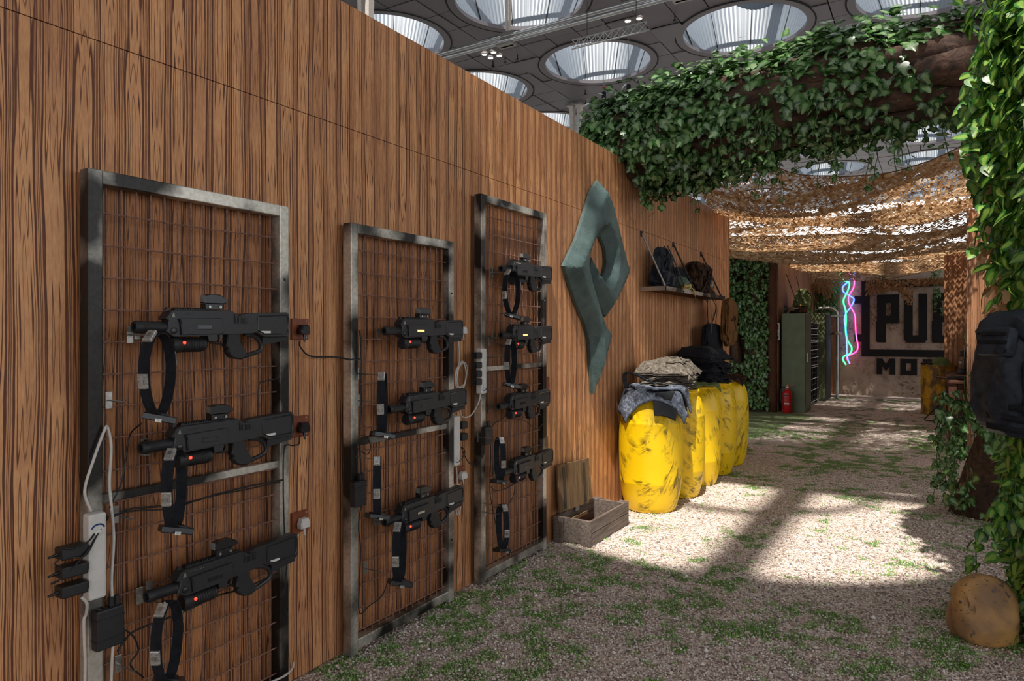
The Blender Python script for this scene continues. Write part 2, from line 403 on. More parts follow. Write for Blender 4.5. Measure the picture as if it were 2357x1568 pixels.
# gravel ground with artificial grass (amount of green is a property of the mesh)
t = NT('gravel'); P, xyz = t.pos(); g = t.n('ShaderNodeAttribute', attribute_name='green').outputs['Fac']
vc = t.n('ShaderNodeTexVoronoi'); t.l(P, vc.inputs['Vector']); vc.inputs['Scale'].default_value = 75
sx = t.n('ShaderNodeSeparateColor'); t.l(vc.outputs['Color'], sx.inputs[0])
peb = t.ramp(sx.outputs[0], [(0.0, srgb(134, 118, 112)), (0.25, srgb(192, 168, 154)), (0.55, srgb(218, 198, 184)), (0.8, srgb(234, 218, 206)), (1.0, srgb(242, 234, 226))])
gn = t.noise(P, 160, 3); gr = t.ramp(gn, [(0.3, srgb(44, 70, 28)), (0.7, srgb(108, 140, 66))])
gm = t.ramp(t.math('ADD', g, t.math('MULTIPLY', t.math('SUBTRACT', t.noise(P, 55, 3), 0.5), 0.9)), [(0.5, 0.0), (0.75, 0.85)])
M['gravel'] = t.set(Base_Color=t.mix(gm, peb, gr), Roughness=0.85); t.bump(vc.outputs['Distance'], 0.6, 0.008)
t = NT('pebble'); at = t.n('ShaderNodeAttribute', attribute_name='tone').outputs['Fac']
M['pebble'] = t.set(Base_Color=t.ramp(at, [(0.0, srgb(116, 108, 106)), (0.2, srgb(182, 158, 146)), (0.5, srgb(218, 198, 184)), (0.8, srgb(234, 220, 208)), (1.0, srgb(248, 242, 236))]), Roughness=0.8)
t = NT('turf_blade'); at = t.n('ShaderNodeAttribute', attribute_name='tone').outputs['Fac']
M['turf'] = t.set(Base_Color=t.ramp(at, [(0.0, srgb(84, 136, 50)), (0.6, srgb(132, 188, 82)), (1.0, srgb(176, 212, 122))]), Roughness=0.6)
# ================================================================ SETTING
def struct(o, label, cat):
    return tag(o, label, cat, kind='structure')
# hall slab far around the set
struct(MB().span((-60, -30, -0.06), (40, 90, -0.012)).build('floor', M['slab']), 'pale hall floor around the wooden set', 'floor')

# gravel ground
def green_field(X, Y):
    X = np.asarray(X, float); Y = np.asarray(Y, float)
    n = 0.27 * vnoise(X, Y, 1, 1.9) + 0.33 * vnoise(X, Y, 2, 6.3) + 0.4 * vnoise(X, Y, 3, 17)
    b = np.exp(-((Y - 8.6) / 0.55) ** 2) * 0.3 + np.exp(-((Y - 10.7) / 0.8) ** 2) * 0.22 + np.exp(-((Y - 17.3) / 0.7) ** 2) * 0.2 + np.exp(-((Y - 13.9) / 0.6) ** 2) * 0.1
    b = b + 0.13 * np.exp(-((Y - 3.2) / 0.9) ** 2) - 0.10 * np.exp(-((Y - 6.0) / 1.2) ** 2)
    b = b + 0.16 * (X < -1.9) * np.exp(-((X + 2.15) / 0.12) ** 2) * (Y < 4.3)
    b = b + 0.8 * (X < -2.3 + 0.12 * (Y - 9.3)) * (Y > 9.25) * (Y < 13.5)
    return np.clip((n - 0.53) * 3.8 + b * 1.6 + 0.28, 0, 1)
nx, ny = 110, 410
gx = np.linspace(-4.2, 1.8, nx); gy = np.linspace(-1.2, 18.6, ny); GX, GY = np.meshgrid(gx, gy, indexing='ij')
GZ = 0.012 * (vnoise(GX, GY, 5, 2.0) - 0.5) + 0.006 * (vnoise(GX, GY, 6, 9.0) - 0.5)
idx = np.arange(nx * ny).reshape(nx, ny)
F = np.stack([idx[:-1, :-1], idx[1:, :-1], idx[1:, 1:], idx[:-1, 1:]], -1).reshape(-1, 4)
me = np_mesh('gravel_floor', np.stack([GX, GY, GZ], -1).reshape(-1, 3), F, {'green': green_field(GX, GY).ravel()})
me.shade_smooth(); ground = link('floor_gravel', me, M['gravel']); struct(ground, 'pinkish gravel path with patches of artificial grass', 'ground')

def visible_ground(n, zmax, power):
    """random ground points inside the view, denser near the camera"""
    u = RNG.random(n); zmin = 2.75
    Z = zmin * (zmax / zmin) ** (u ** power); x = RNG.uniform(-640, 2450, n) if False else RNG.uniform(560, 2420, n)
    xo = (x - 1178.5) / FPX * Z; X = -SY * Z + CY * xo; Y = CY * Z + SY * xo
    k = (X > -2.31) & (X < 1.3); return X[k], Y[k], Z[k]
# loose pebbles
X, Y, Z = visible_ground(72000, 7.5, 1.0); n = len(X)
r = RNG.uniform(0.0035, 0.0085, n) * np.where(RNG.random(n) < 0.01, 1.8, 1)
base = np.array([[1, 0, 0], [-1, 0, 0], [0, 1, 0], [0, -1, 0], [0, 0, 1], [0, 0, -1]], float)
jit = RNG.uniform(0.65, 1.25, (n, 6, 1)); ang = RNG.uniform(0, 6.28, n); ca, sa = np.cos(ang), np.sin(ang)
V = base[None] * jit * np.array([1.25, 0.95, 0.75]); V = np.stack([V[..., 0] * ca[:, None] - V[..., 1] * sa[:, None], V[..., 0] * sa[:, None] + V[..., 1] * ca[:, None], V[..., 2]], -1) * r[:, None, None]
zc = 0.012 * (vnoise(X, Y, 5, 2.0) - 0.5) + 0.006 * (vnoise(X, Y, 6, 9.0) - 0.5)
V += np.stack([X, Y, zc + r * 0.35], -1)[:, None, :]
Fb = np.array([[0, 2, 4], [2, 1, 4], [1, 3, 4], [3, 0, 4], [2, 0, 5], [1, 2, 5], [3, 1, 5], [0, 3, 5]])
F = (Fb[None] + (np.arange(n) * 6)[:, None, None]).reshape(-1, 3)
me = np_mesh('pebbles', V.reshape(-1, 3), F, {'tone': np.repeat(RNG.random(n), 6)})
tag(link('loose_gravel', me, M['pebble']), 'loose pink and grey gravel scattered over the path', 'gravel', kind='stuff')
# turf blades
X, Y, Z = visible_ground(400000, 11.0, 0.85); g = green_field(X, Y); k = RNG.random(len(X)) < np.clip((g - 0.28) * 1.5, 0, 0.75); X, Y = X[k], Y[k]; n = len(X)
h = RNG.uniform(0.008, 0.019, n); a = RNG.uniform(0, 6.28, n); wd = RNG.uniform(0.0012, 0.0022, n) * 1.3
zc = 0.012 * (vnoise(X, Y, 5, 2.0) - 0.5) + 0.006 * (vnoise(X, Y, 6, 9.0) - 0.5)
dx, dy = np.cos(a), np.sin(a); lean = RNG.uniform(0, 0.9, n) * h; la = RNG.uniform(0, 6.28, n)
V = np.stack([np.stack([X - dx * wd, Y - dy * wd, zc], -1), np.stack([X + dx * wd, Y + dy * wd, zc], -1), np.stack([X + np.cos(la) * lean, Y + np.sin(la) * lean, zc + h], -1)], 1)
me = np_mesh('turf', V.reshape(-1, 3), np.arange(n * 3).reshape(-1, 3), {'tone': np.repeat(RNG.random(n), 3)})
tag(link('artificial_grass', me, M['turf']), 'tufts of short artificial grass growing through the gravel', 'grass', kind='stuff')

# ---- long wooden wall at the left: plywood boards in two tiers on a frame
wl = struct(MB().span((WALL - 0.12, -3.2, 0), (WALL - 0.024, 9.25, 3.0)).build('wall_left', M['darkwood']), 'long stained plywood wall with bold vertical grain', 'wall')
y = -3.2; k = 0
while y < 9.25 - 0.01:
    y1 = min(y + 1.22, 9.26)
    for z0, z1, dz in ((0.0, 2.438, 0.0), (2.442, 3.02, 0.004 * (k % 2))):
        MB().span((WALL - 0.03, y + 0.0008, z0), (WALL + (0.0 if z0 < 1 else -0.002), y1 - 0.0008, z1)).build('plywood_board', M['wall'], wl)
    y = y1; k += 1
MB().span((WALL - 0.13, 9.26, 0), (WALL + 0.0, 9.30, 3.02)).build('end_board', M['wall'], wl)
# dark skirting smear of bark-stained base
# ---- enclosure at the far end
def board_wall(name, label, p0, p1, z1, thick, axis, mat, bw=0.6):
    """wall between p0 and p1 made of upright boards"""
    root = thing(name, label, 'wall', kind='structure')
    a, b = (p0[1], p1[1]) if axis == 'y' else (p0[0], p1[0])
    n = max(1, round(abs(b - a) / bw)); st = (b - a) / n
    for i in range(n):
        s0, s1 = a + st * i + 0.002, a + st * (i + 1) - 0.002; d = random.uniform(0, 0.006)
        if axis == 'y': MB().span((p0[0] - d, s0, 0), (p0[0] + thick, s1, z1)).build('board', mat, root)
        else: MB().span((s0, p0[1] - d, 0), (s1, p0[1] + thick, z1)).build('board', mat, root)
    return root
board_wall('wall_room_left', 'inner left plywood wall of the far room behind the green locker', (-2.56, 13.62), (-2.56, 18.5), 3.0, 0.05, 'y', M['wall_far'])
board_wall('wall_room_right', 'tall plywood wall panel behind the rusty oil drum', (0.155, 15.2), (2.2, 15.2), 3.0, 0.06, 'x', M['wall_far'])
board_wall('wall_right_front', 'dappled plywood wall between the desk and the hanging rucksack', (0.335, 10.05), (2.6, 10.05), 3.0, 0.08, 'x', M['wall_far'])
board_wall('wall_right_side', 'plywood side wall running beside the brown desk', (1.1, 10.2), (1.1, 15.1), 3.0, 0.06, 'y', M['wall_far'], 1.2)
wb = struct(MB().span((-2.7, 18.4, 0), (3.2, 18.55, 3.1)).build('wall_back', M['concrete']), 'stained beige back wall carrying the big black sign', 'wall')
MB().span((-2.5, 18.33, 0), (-1.95, 18.4, 3.05)).build('corner_plank', M['wall_far'], wb)
# round timber posts by the far room
for i, (x, y, lab) in enumerate([(-2.60, 13.55, 'rough timber post at the entrance of the far room')]):
    m = MB(); pr = [(0.085 + 0.008 * math.sin(h * 9), h) for h in [0, .3, .7, 1.1, 1.5, 2.0, 2.5, 3.0]]
    tag(m.lathe(pr, 14).build('timber_post', M['darkwood'], loc=(x, y, 0), smooth='all'), lab, 'post')

# ---- hall ceiling with round skylights on a 5.0 x 5.35 m grid
CZ = 11.0; BX, BY, RS = 5.0, 5.35, 2.0
cxs = [-20.1, -15.1, -10.1, -5.1, -0.1, 4.9]; cys = [0.65 + BY * i for i in range(0, 11)]
ceil = struct(MB().span((-60, -22, CZ + 0.32), (-26, 75, CZ + 0.4)).build('ceiling', M['gap']), 'grey panelled hall ceiling with round skylights', 'ceiling')
def strip_tile(x0, x1, y0, y1, hole):
    """a tile in bay coordinates, with the round opening cut away"""
    m = MB(); n = 1 if (not hole) else 12; th = 0.03
    for i in range(n):
        xa, xb = x0 + (x1 - x0) * i / n, x0 + (x1 - x0) * (i + 1) / n
        def iv(x):
            h = math.sqrt(max(0, RS * RS - x * x)) if abs(x) < RS else 0
            return h
        ha, hb = iv(xa), iv(xb)
        if not hole: parts = [((y0, y1), (y0, y1))]
        else:
            parts = []
            lo = ((y0, min(y1, -ha)), (y0, min(y1, -hb))); hi = ((max(y0, ha), y1), (max(y0, hb), y1))
            for (a0, a1), (b0, b1) in (lo, hi):
                if a1 < a0: a0 = a1 = (a0 if (a0, a1) == hi[0] and False else min(max(a1, y0), y1))
                if b1 < b0: b0 = b1 = min(max(b1, y0), y1)
                if a1 - a0 < 1e-4 and b1 - b0 < 1e-4: continue
                parts.append(((a0, a1), (b0, b1)))
        for (a0, a1), (b0, b1) in parts:
            k = len(m.v); m.v += [(xa, a0, 0), (xa, a1, 0), (xb, b1, 0), (xb, b0, 0), (xa, a0, th), (xa, a1, th), (xb, b1, th), (xb, b0, th)]
            m.f += [(k, k + 3, k + 2, k + 1), (k + 4, k + 5, k + 6, k + 7), (k, k + 1, k + 5, k + 4), (k + 2, k + 3, k + 7, k + 6), (k, k + 4, k + 7, k + 3), (k + 1, k + 2, k + 6, k + 5)]
    return m
NXT, NYT = 5, 5; tx, ty = BX / NXT, BY / NYT; G = 0.017
tilemesh = {}
for i in range(NXT):
    for j in range(NYT):
        x0, y0 = -BX / 2 + i * tx + G, -BY / 2 + j * ty + G; x1, y1 = x0 + tx - 2 * G, y0 + ty - 2 * G
        near = [max(0, max(a, -b)) if not (a <= 0 <= b) else 0 for a, b in ((x0, x1), (y0, y1))]
        nx_ = 0 if x0 <= 0 <= x1 else min(abs(x0), abs(x1)); ny_ = 0 if y0 <= 0 <= y1 else min(abs(y0), abs(y1))
        fx = max(abs(x0), abs(x1)); fy = max(abs(y0), abs(y1))
        if math.hypot(fx, fy) < RS: continue
        m = strip_tile(x0, x1, y0, y1, math.hypot(nx_, ny_) < RS)
        if m.f: tilemesh[(i, j)] = m
tiles = []
for cx in cxs:
    for cy in cys:
        for (i, j), m in tilemesh.items():
            ctr = (cx - BX / 2 + (i + .5) * tx, cy - BY / 2 + (j + .5) * ty, CZ); px, py, Z = proj(ctr)
            vis = Z > 1 and -150 < px < 2500 and -120 < py < 430 and not (px < 2000 and py > (px - 700) * 0.5564 + 40)
            tiles.append((Z if vis else 1e6 + Z, cx, cy, i, j))
tiles.sort(); shared = {k: m.mesh('ceiling_tile') for k, m in tilemesh.items()}
rest = MB()
for q, (zz, cx, cy, i, j) in enumerate(tiles):
    dz = random.uniform(-0.012, 0.012)
    if q < 300 and zz < 1e5:
        o = link('ceiling_tile', shared[(i, j)], M['tile'], ceil, (cx, cy, CZ + dz)); o.rotation_euler = (random.uniform(-.006, .006), random.uniform(-.006, .006), 0)
    else:
        m = tilemesh[(i, j)]; k = len(rest.v); rest.v += [(a + cx, b + cy, c + CZ + dz) for a, b, c in m.v]; rest.f += [tuple(k + v for v in f) for f in m.f]
o = rest.build('ceiling_tiles_far', M['tile'], ceil, fix=False); o['kind'] = 'stuff'
# solid ceiling beyond the skylight grid
m = MB(); x0, x1 = cxs[0] - BX / 2, cxs[-1] + BX / 2; y0, y1 = cys[0] - BY / 2, cys[-1] + BY / 2
m.span((-26, -22, CZ), (26, y0, CZ + .05)); m.span((-26, y0, CZ), (x0, y1, CZ + .05)); m.span((x1, y0, CZ), (20, y1, CZ + .05))
m.build('plain_ceiling_field', M['tile'], ceil, fix=False)
# dark void above the joints, holes left free
m = MB(); sg = 48
for cx in cxs:
    for cy in cys:
        k = len(m.v)
        for j in range(sg):
            a = 2 * math.pi * (j + .5) / sg; ca, sa = math.cos(a), math.sin(a)
            e = min(BX / 2 / max(1e-6, abs(ca)), BY / 2 / max(1e-6, abs(sa)))
            m.v += [(cx + (RS + .02) * ca, cy + (RS + .02) * sa, CZ + .06), (cx + e * ca, cy + e * sa, CZ + .06)]
        for j in range(sg):
            j2 = (j + 1) % sg; m.f.append((k + 2 * j, k + 2 * j2, k + 2 * j2 + 1, k + 2 * j + 1))
m.build('ceiling_void', M['gap'], ceil, fix=False)

# skylights
def make_skylight():
    root = thing('skylight', 'x', 'skylight', kind='structure')
    m = MB(); sg = 240; H = 2.2; k = 0
    for h in range(2):
        for j in range(sg):
            a = 2 * math.pi * j / sg; r = RS - 0.03 + (0.009 if j % 2 else 0) + (0.9 if h else 0.0)
            m.v.append((r * math.cos(a), r * math.sin(a), 0.05 + h * H))
    for j in range(sg):
        j2 = (j + 1) % sg; m.f.append((j, sg + j, sg + j2, j2))
    m.build('ribbed_shaft', M['shaft'], root, fix=False)
    MB().lathe([(RS - 0.16, 0.10), (RS - 0.16, -0.015), (RS + 0.0, -0.02), (RS + 0.06, -0.02), (RS + 0.06, 0.02)], 72, cap=False).build('rim', M['tile'], root, smooth=True)
    MB().lathe([(RS + 0.06, -0.022), (RS + 0.11, -0.022), (RS + 0.11, 0.0), (RS + 0.06, 0.0)], 72, cap=False).build('shadow_gap_ring', M['gap'], root)
    for a in range(0, 360, 30):
        q = math.radians(a + 7); m2 = MB(); m2.tube([((RS - .045) * math.cos(q), (RS - .045) * math.sin(q), 0.06), ((RS + .85) * math.cos(q), (RS + .85) * math.sin(q), H)], 0.014, 5); m2.build('seam', M['gap'], root)
    m3 = MB(); m3.span((-2.9, -0.16, H - .1), (2.9, 0.16, H + .12)); m3.build('mullion', M['shaft'], root)
    m3 = MB(); m3.span((0.45, -2.9, H - .1), (0.8, 2.9, H + .12)); m3.build('mullion', M['shaft'], root)
    MB().lathe([(1.25, H - .1), (1.33, H - .1), (1.33, H + .1), (1.25, H + .1), (1.25, H - .1)], 48, cap=False).build('inner_ring', M['shaft'], root)
    return root
proto = make_skylight(); first = True
names = {(-10.1, 16.7): 'largest round skylight at the top edge, above the twin pipes', (-10.1, 22.05): 'round skylight with two black hoists hanging in front of it',
         (-5.1, 22.05): 'round skylight right of the hanging truss, left of the top right one', (-0.1, 22.05): 'round skylight cut by the top edge above the ivy arch',
         (-15.1, 16.7): 'round skylight just above the wooden wall at the left tapered strut', (-15.1, 22.05): 'round skylight half hidden by the wooden wall, between pipe end and short strut',
         (-15.1, 27.4): 'farthest small skylight peeping over the wooden wall behind the short strut', (-10.1, 27.4): 'dim skylight half hidden behind the left end of the ivy arch'}
for cx in cxs:
    for cy in cys:
        px, py, Z = proj((cx, cy, CZ)); key = (round(cx, 2), round(cy, 2))
        if not ((Z > 0 and -300 < px < 2650 and py > -160 and Z < 62) or cy < 17): continue
        o = proto if first else copy_tree(proto); first = False; o.location = (cx, cy, CZ)
        if key in names: o['label'] = names[key]
        else: o['label'] = 'round ribbed skylight in the hall ceiling away from the wooden wall'; o['group'] = 'round skylights of the hall ceiling'

# ceiling fittings
m = MB(); r_ = thing('twin_pipe_rail', 'pair of silver pipes running below the hall ceiling', 'pipe', (0, 15.75, 9.5))
MB().tube([(-30, 0, 0.09), (12, 0, 0.09)], 0.055, 10).build('pipe', M['pipe'], r_, smooth=True); MB().tube([(-30, -0.12, -0.11), (12, -0.12, -0.11)], 0.055, 10).build('pipe', M['pipe'], r_, smooth=True)
for bx in (-14.6, -9.9, -5.0): MB().span((bx - .25, -.2, -.2), (bx + .25, .08, -.14)).span((bx - .2, -.05, -.2), (bx + .2, 0.02, .2)).build('clamp', M['silver'], r_)
def strut(name, label, x, y, z0, z1, w0, w1):
    root = thing(name, label, 'strut', (x, y, z0)); h = z1 - z0
    for sx in (-1, 1):
        m = MB(); v = [(sx * w0 * .35, -w0 / 2, 0), (sx * w0, -w0 / 2, 0), (sx * w0, w0 / 2, 0), (sx * w0 * .35, w0 / 2, 0), (sx * w1 * .35, -w1 / 2, h), (sx * w1, -w1 / 2, h), (sx * w1, w1 / 2, h), (sx * w1 * .35, w1 / 2, h)]
        m.v = v; m.f = [(0, 1, 2, 3), (4, 5, 6, 7), (0, 1, 5, 4), (1, 2, 6, 5), (2, 3, 7, 6), (3, 0, 4, 7)]; m.build('blade', M['strut'], root)
    MB().span((-w1 * 1.4, -w1, h - .05), (w1 * 1.4, w1, h + .02)).build('bracket', M['silver'], root)
strut('hanging_strut', 'tapered strut carrying the twin pipes below the large skylight', -9.9, 15.8, 9.75, 10.96, .06, .1)
strut('tapered_strut', 'long lit tapered strut at the top above the wooden wall', -12.1, 12.6, 7.0, 10.96, .13, .22)
strut('tapered_strut', 'short lit tapered strut beyond the wooden wall near the far skylight', -12.55, 25.3, 7.6, 10.9, .14, .26)
def downlight(px, py, label):
    Zd = FPX * (CZ - 0.03 - 1.48) / (768 - py); xo = (px - 1178.5) / FPX * Zd; X, Y = -SY * Zd + CY * xo, CY * Zd + SY * xo
    o = MB().lathe([(0.0, 0), (0.085, 0), (0.085, -0.015)], 16, cap=False).build('lens', M['lamp_on'])
    r = thing('downlight', label, 'lamp', (X, Y, CZ - 0.015), group='downlights in the hall ceiling'); o.parent = r
    MB().lathe([(0.087, 0.012), (0.11, 0.012), (0.11, -0.018), (0.087, -0.018)], 16, cap=False).build('bezel', M['strut'], r)
for px, py, lab in [(1115, 126, 'left lamp of the four ceiling lamps under the twin pipes'), (1136, 121, 'upper lamp of the four ceiling lamps under the twin pipes'), (1129, 134, 'lower lamp of the four ceiling lamps under the twin pipes'), (1149, 129, 'right lamp of the four ceiling lamps under the twin pipes'),
                    (1445, 49, 'left ceiling lamp above the hanging truss'), (1471, 43, 'right ceiling lamp above the hanging truss'), (1917, 110, 'upper ceiling lamp just above the ivy arch'), (1922, 119, 'lower ceiling lamp just above the ivy arch'), (1566, 174, 'left ceiling lamp beside the arch leaves'), (1588, 170, 'right ceiling lamp beside the arch leaves')]:
    downlight(px, py, lab)
# ceiling hooks
for i in range(46):
    cx = random.choice(cxs[1:5]); cy = random.choice(cys[2:6]); x = cx + random.choice((-2, 2.0, -2.0)) * 1.0 + random.choice((0, .5)); yy = cy + random.choice((-2.14, 2.14, -2.14))
    o = MB().tube([(0, 0, 0), (0, 0, -.14)], .02, 6).lathe([(.05, -.14), (.07, -.17), (.05, -.2)], 8).build('ceiling_hook', M['black'], ceil, (x, yy, CZ))
# truss
tr = thing('lighting_truss', 'short aluminium lattice truss hanging before a skylight', 'truss', (-6.9, 13.7, 7.85))
L = 1.75
for a, b in ((0, 0), (0, .2), (.18, .1)): MB().tube([(0, a, b), (L, a, b)], .016, 6).build('chord', M['pipe'], tr)
for i in range(9):
    x = L * i / 9; MB().tube([(x, 0, 0), (x + L / 9, 0, .2)], .008, 5).tube([(x, 0, .2), (x + L / 18, .18, .1), (x + L / 9, 0, .2)], .008, 5).build('lattice', M['pipe'], tr)
for x in (.35, 1.5): MB().tube([(x, .05, .2), (x, .05, 3.1)], .008, 5).build('hanging_chain', M['black'], tr)
# hoists
for px, py, lab in [(1390, 222, 'lower black chain hoist hanging before the skylight'), (1447, 205, 'upper black chain hoist hanging beside the skylight')]:
    Zd = 20.0; xo = (px - 1178.5) / FPX * Zd; z = 1.48 + (768 - py) / FPX * Zd
    h = thing('chain_hoist', lab, 'hoist', (-SY * Zd + CY * xo, CY * Zd + SY * xo, z), group='chain hoists under the hall ceiling')
    MB().lathe([(0.03, -.13), (.06, -.13), (.065, .11), (.05, .13), (.02, .13)], 14).build('canister', M['cloth_black'], h, smooth=True)
    MB().tube([(0, 0, .13), (0, 0, 11 - z)], .008, 5).build('chain', M['silver'], h)
    MB().lathe([(.01, .2), (.04, .22), (.04, .27), (.01, .3)], 10).build('hook_block', M['ext_red'], h)
    MB().tube([(0.02, 0, -.1), (0.02, 0, -3.4)], .006, 5).build('hand_chain', M['silver'], h)
# ================================================================ MESH GATES WITH GEAR
XF = WALL + 0.08               # front plane of the gate frames
def make_gate(label, y0, y1, H, mid):
    """welded frame with a wire grid, leaning flat on the wall"""
    r = thing('mesh_gate', label, 'gate', (WALL, y0, 0)); W = y1 - y0; t_ = 0.045; d0, d1 = 0.028, 0.08
    for n_, a, b in (('post', (d0, 0, 0.01), (d1, t_, H)), ('post', (d0, W - t_, 0.01), (d1, W, H)), ('top_rail', (d0, t_, H - t_), (d1, W - t_, H)), ('bottom_rail', (d0, t_, 0.03), (d1, W - t_, 0.03 + t_))):
        MB().span(a, b).build(n_, M['steel'], r, bevel=0.003)
    MB().span((d0 + .012, t_, mid - .014), (d1 - .012, W - t_, mid + .014)).build('middle_bar', M['steel'], r, bevel=0.002)
    MB().span((.001, .004, .01), (.007, W - .004, H - .004)).build('shade_panel', M['backing'], r)  # added panel, its dark colour stands in for mesh shade on the wall
    n = round((W - 2 * t_) / 0.05)
    for i in range(n):
        y = t_ + (W - 2 * t_) * (i + .5) / n
        MB().tube([(0.05, y, 0.06), (0.05 + random.uniform(-.002, .002), y + random.uniform(-.002, .002), H / 2), (0.05, y, H - t_ + .004)], 0.0034, 6).build('wire_upright', M['wire'], r, smooth=True)
    z = 0.10; k = 0
    while z < H - 0.08:
        MB().tube([(0.057, t_ - .004, z), (0.057, W / 2, z + random.uniform(-.003, .003)), (0.057, W - t_ + .004, z)], 0.003, 6).build('wire_crossbar', M['wire'], r, smooth=True); z += 0.104; k += 1
    for z in (0.35, 1.05, 1.7): MB().lathe([(0.0, 0), (0.006, 0), (0.005, .003), (0, .004)], 10, Matrix.Translation((d1, W - t_ / 2, z)) @ Matrix.Rotation(math.pi / 2, 4, 'Y')).build('screw', M['black_gloss'], r)
    return r
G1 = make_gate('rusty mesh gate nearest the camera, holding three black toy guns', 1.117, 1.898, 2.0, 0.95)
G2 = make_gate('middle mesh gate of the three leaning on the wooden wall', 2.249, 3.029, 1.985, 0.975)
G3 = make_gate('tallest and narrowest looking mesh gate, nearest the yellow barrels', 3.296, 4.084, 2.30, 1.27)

def hook(gate, y, z, long=0.09):
    """zinc hook plate clipped on the wire with a prong, part of its gate"""
    g = gate.location; p = (0.060, y - g.y, z)
    h = MB().span((p[0], p[1] - .011, z - .028), (p[0] + .003, p[1] + .011, z + .028)).build('hook_plate', M['silver'], gate, bevel=0.001)
    MB().tube([(p[0] + .003, p[1], z), (p[0] + .004 + long, p[1], z - .002), (p[0] + .012 + long, p[1], z + .008)], 0.0028, 6).build('prong', M['silver'], h, smooth=True)

# ---- toy gun, muzzle at the origin, barrel towards +y, seen side = +x
def make_gun():
    r = thing('toy_gun', 'x', 'toy gun', (0, 0, 0))
    bl = M['black']; T = 0.024
    RY = Matrix.Rotation(-math.pi / 2, 4, 'X')      # lathe axis z -> +y
    def ax(y, z, x=0): return Matrix.Translation((x, y, z)) @ RY
    MB().lathe([(0.0, .03), (0.011, .03), (0.011, 0.0), (0.0175, -0.001), (0.0205, .004), (0.0205, .028), (0.019, .032), (0.019, .105), (0.0, .105)], 20, ax(-.005, 0), cap=False).build('barrel', M['black_soft'], r, smooth=True)
    body = [(0.088, -0.014), (0.096, 0.002), (0.1, 0.024), (0.086, 0.027), (0.104, 0.052), (0.118, 0.057), (0.339, 0.060), (0.37, 0.043), (0.398, 0.041), (0.434, -0.019), (0.30, -0.025), (0.281, -0.027), (0.279, -0.050), (0.246, -0.050), (0.242, -0.03), (0.114, -0.032)]
    b = MB().prism(body, -T, T, inset=0.003).build('body', bl, r)
    for sx in (1, -1):
        cov = MB().prism([(0.130, 0.029), (0.291, 0.034), (0.297, 0.020), (0.297, -0.017), (0.29, -0.022), (0.14, -0.026), (0.137, 0.011)], sx * (T - .002), sx * (T + .010), inset=0.004).build('side_cover', bl, b)
        MB().prism([(0.346, 0.050), (0.368, 0.038), (0.395, 0.036), (0.400, 0.015), (0.346, 0.015)], sx * (T - .001), sx * (T + .003)).build('ribbed_panel', M['black_soft'], b)
        for i in range(8): MB().span((sx * (T + .002), 0.350 + i * .006, 0.017), (sx * (T + .005), 0.353 + i * .006, 0.036)).build('rib', bl, b)
        for i in range(6): MB().lathe([(0, 0), (.0026, 0), (.0018, .002)], 8, Matrix.Translation((sx * T, .136 + .0095 * i, .0455)) @ Matrix.Rotation(sx * math.pi / 2, 4, 'Y'), cap=False).build('vent_hole', M['silver'], b)
        MB().lathe([(0.011, 0), (.011, .003), (.009, .004), (0, .004)], 14, Matrix.Translation((sx * T, .116, -.012)) @ Matrix.Rotation(sx * math.pi / 2, 4, 'Y')).build('side_button', M['black_gloss'], b, smooth=True)
        MB().prism([(0.107, 0.033), (0.119, 0.033), (0.116, 0.047), (0.112, 0.047)], sx * (T - .001), sx * (T + .002)).build('side_lens', M['grey_lens'], b)
    MB().prism([(0.092, 0.030), (0.099, 0.030), (0.109, 0.050), (0.105, 0.051)], -T * .7, T * .7).build('front_lens', M['grey_lens'], r)
    MB().span((T + .0085, 0.192, -.007), (T + .0112, 0.252, 0.010)).build('display_frame', M['black_gloss'], r, bevel=0.001)
    MB().span((T + .0095, 0.196, -.003), (T + .0122, 0.248, 0.0065)).build('display', M['dark_screen'], r)
    m = MB(); m.span((-.011, .126, .057), (.011, .338, .0625))
    rail = m.build('rail', M['black_soft'], r)
    for i in range(13): MB().span((-.0115, .130 + i * .0093, .0625), (.0115, .1345 + i * .0093, .0672)).build('rail_tooth', M['black_soft'], rail)
    MB().prism([(.098, .056), (.112, .057), (.110, .066), (.104, .068)], -.006, .006).build('front_sight', bl, r)
    # reflex sight
    sg = MB().span((-.016, .238, .064), (.016, .306, .084)).build('sight_base', M['black_gloss'], r, bevel=.002)
    for yy in (.252, .294): MB().lathe([(.005, 0), (.005, .004), (0, .004)], 10, Matrix.Translation((.016, yy, .073)) @ Matrix.Rotation(math.pi / 2, 4, 'Y')).build('knob', M['silver'], sg)
    hood = MB().prism([(.236, .085), (.236, .112), (.258, .118), (.297, .117), (.327, .100), (.327, .090), (.31, .085)], -.017, .017, inset=.004).build('sight_hood', M['black_gloss'], r)
    MB().span((-.012, .2335, .090), (.012, .2362, .113)).build('sight_lens', M['grey_lens'], hood)
    # stock
    st = MB().prism([(0.368, 0.046), (0.408, 0.055), (0.585, 0.062), (0.598, 0.056), (0.601, 0.045), (0.601, -0.024), (0.593, -0.034), (0.479, -0.036), (0.448, -0.019), (0.430, -0.019), (0.410, 0.010), (0.392, 0.040)], -.020, .020, inset=.004).build('stock', bl, r)
    for sx in (1, -1):
        fr = [(0.452, 0.044), (0.582, 0.051), (0.590, 0.042), (0.590, -0.012), (0.580, -0.021), (0.480, -0.023), (0.450, -0.008)]
        MB().tube([(sx * .020, a, c_) for a, c_ in fr], .0032, 6, closed=True).build('stock_rim', M['black_gloss'], st, smooth=True)
    MB().span((.0195, .466, -.020), (.0215, .508, -.011)).build('sticker', M['sticker'], r)
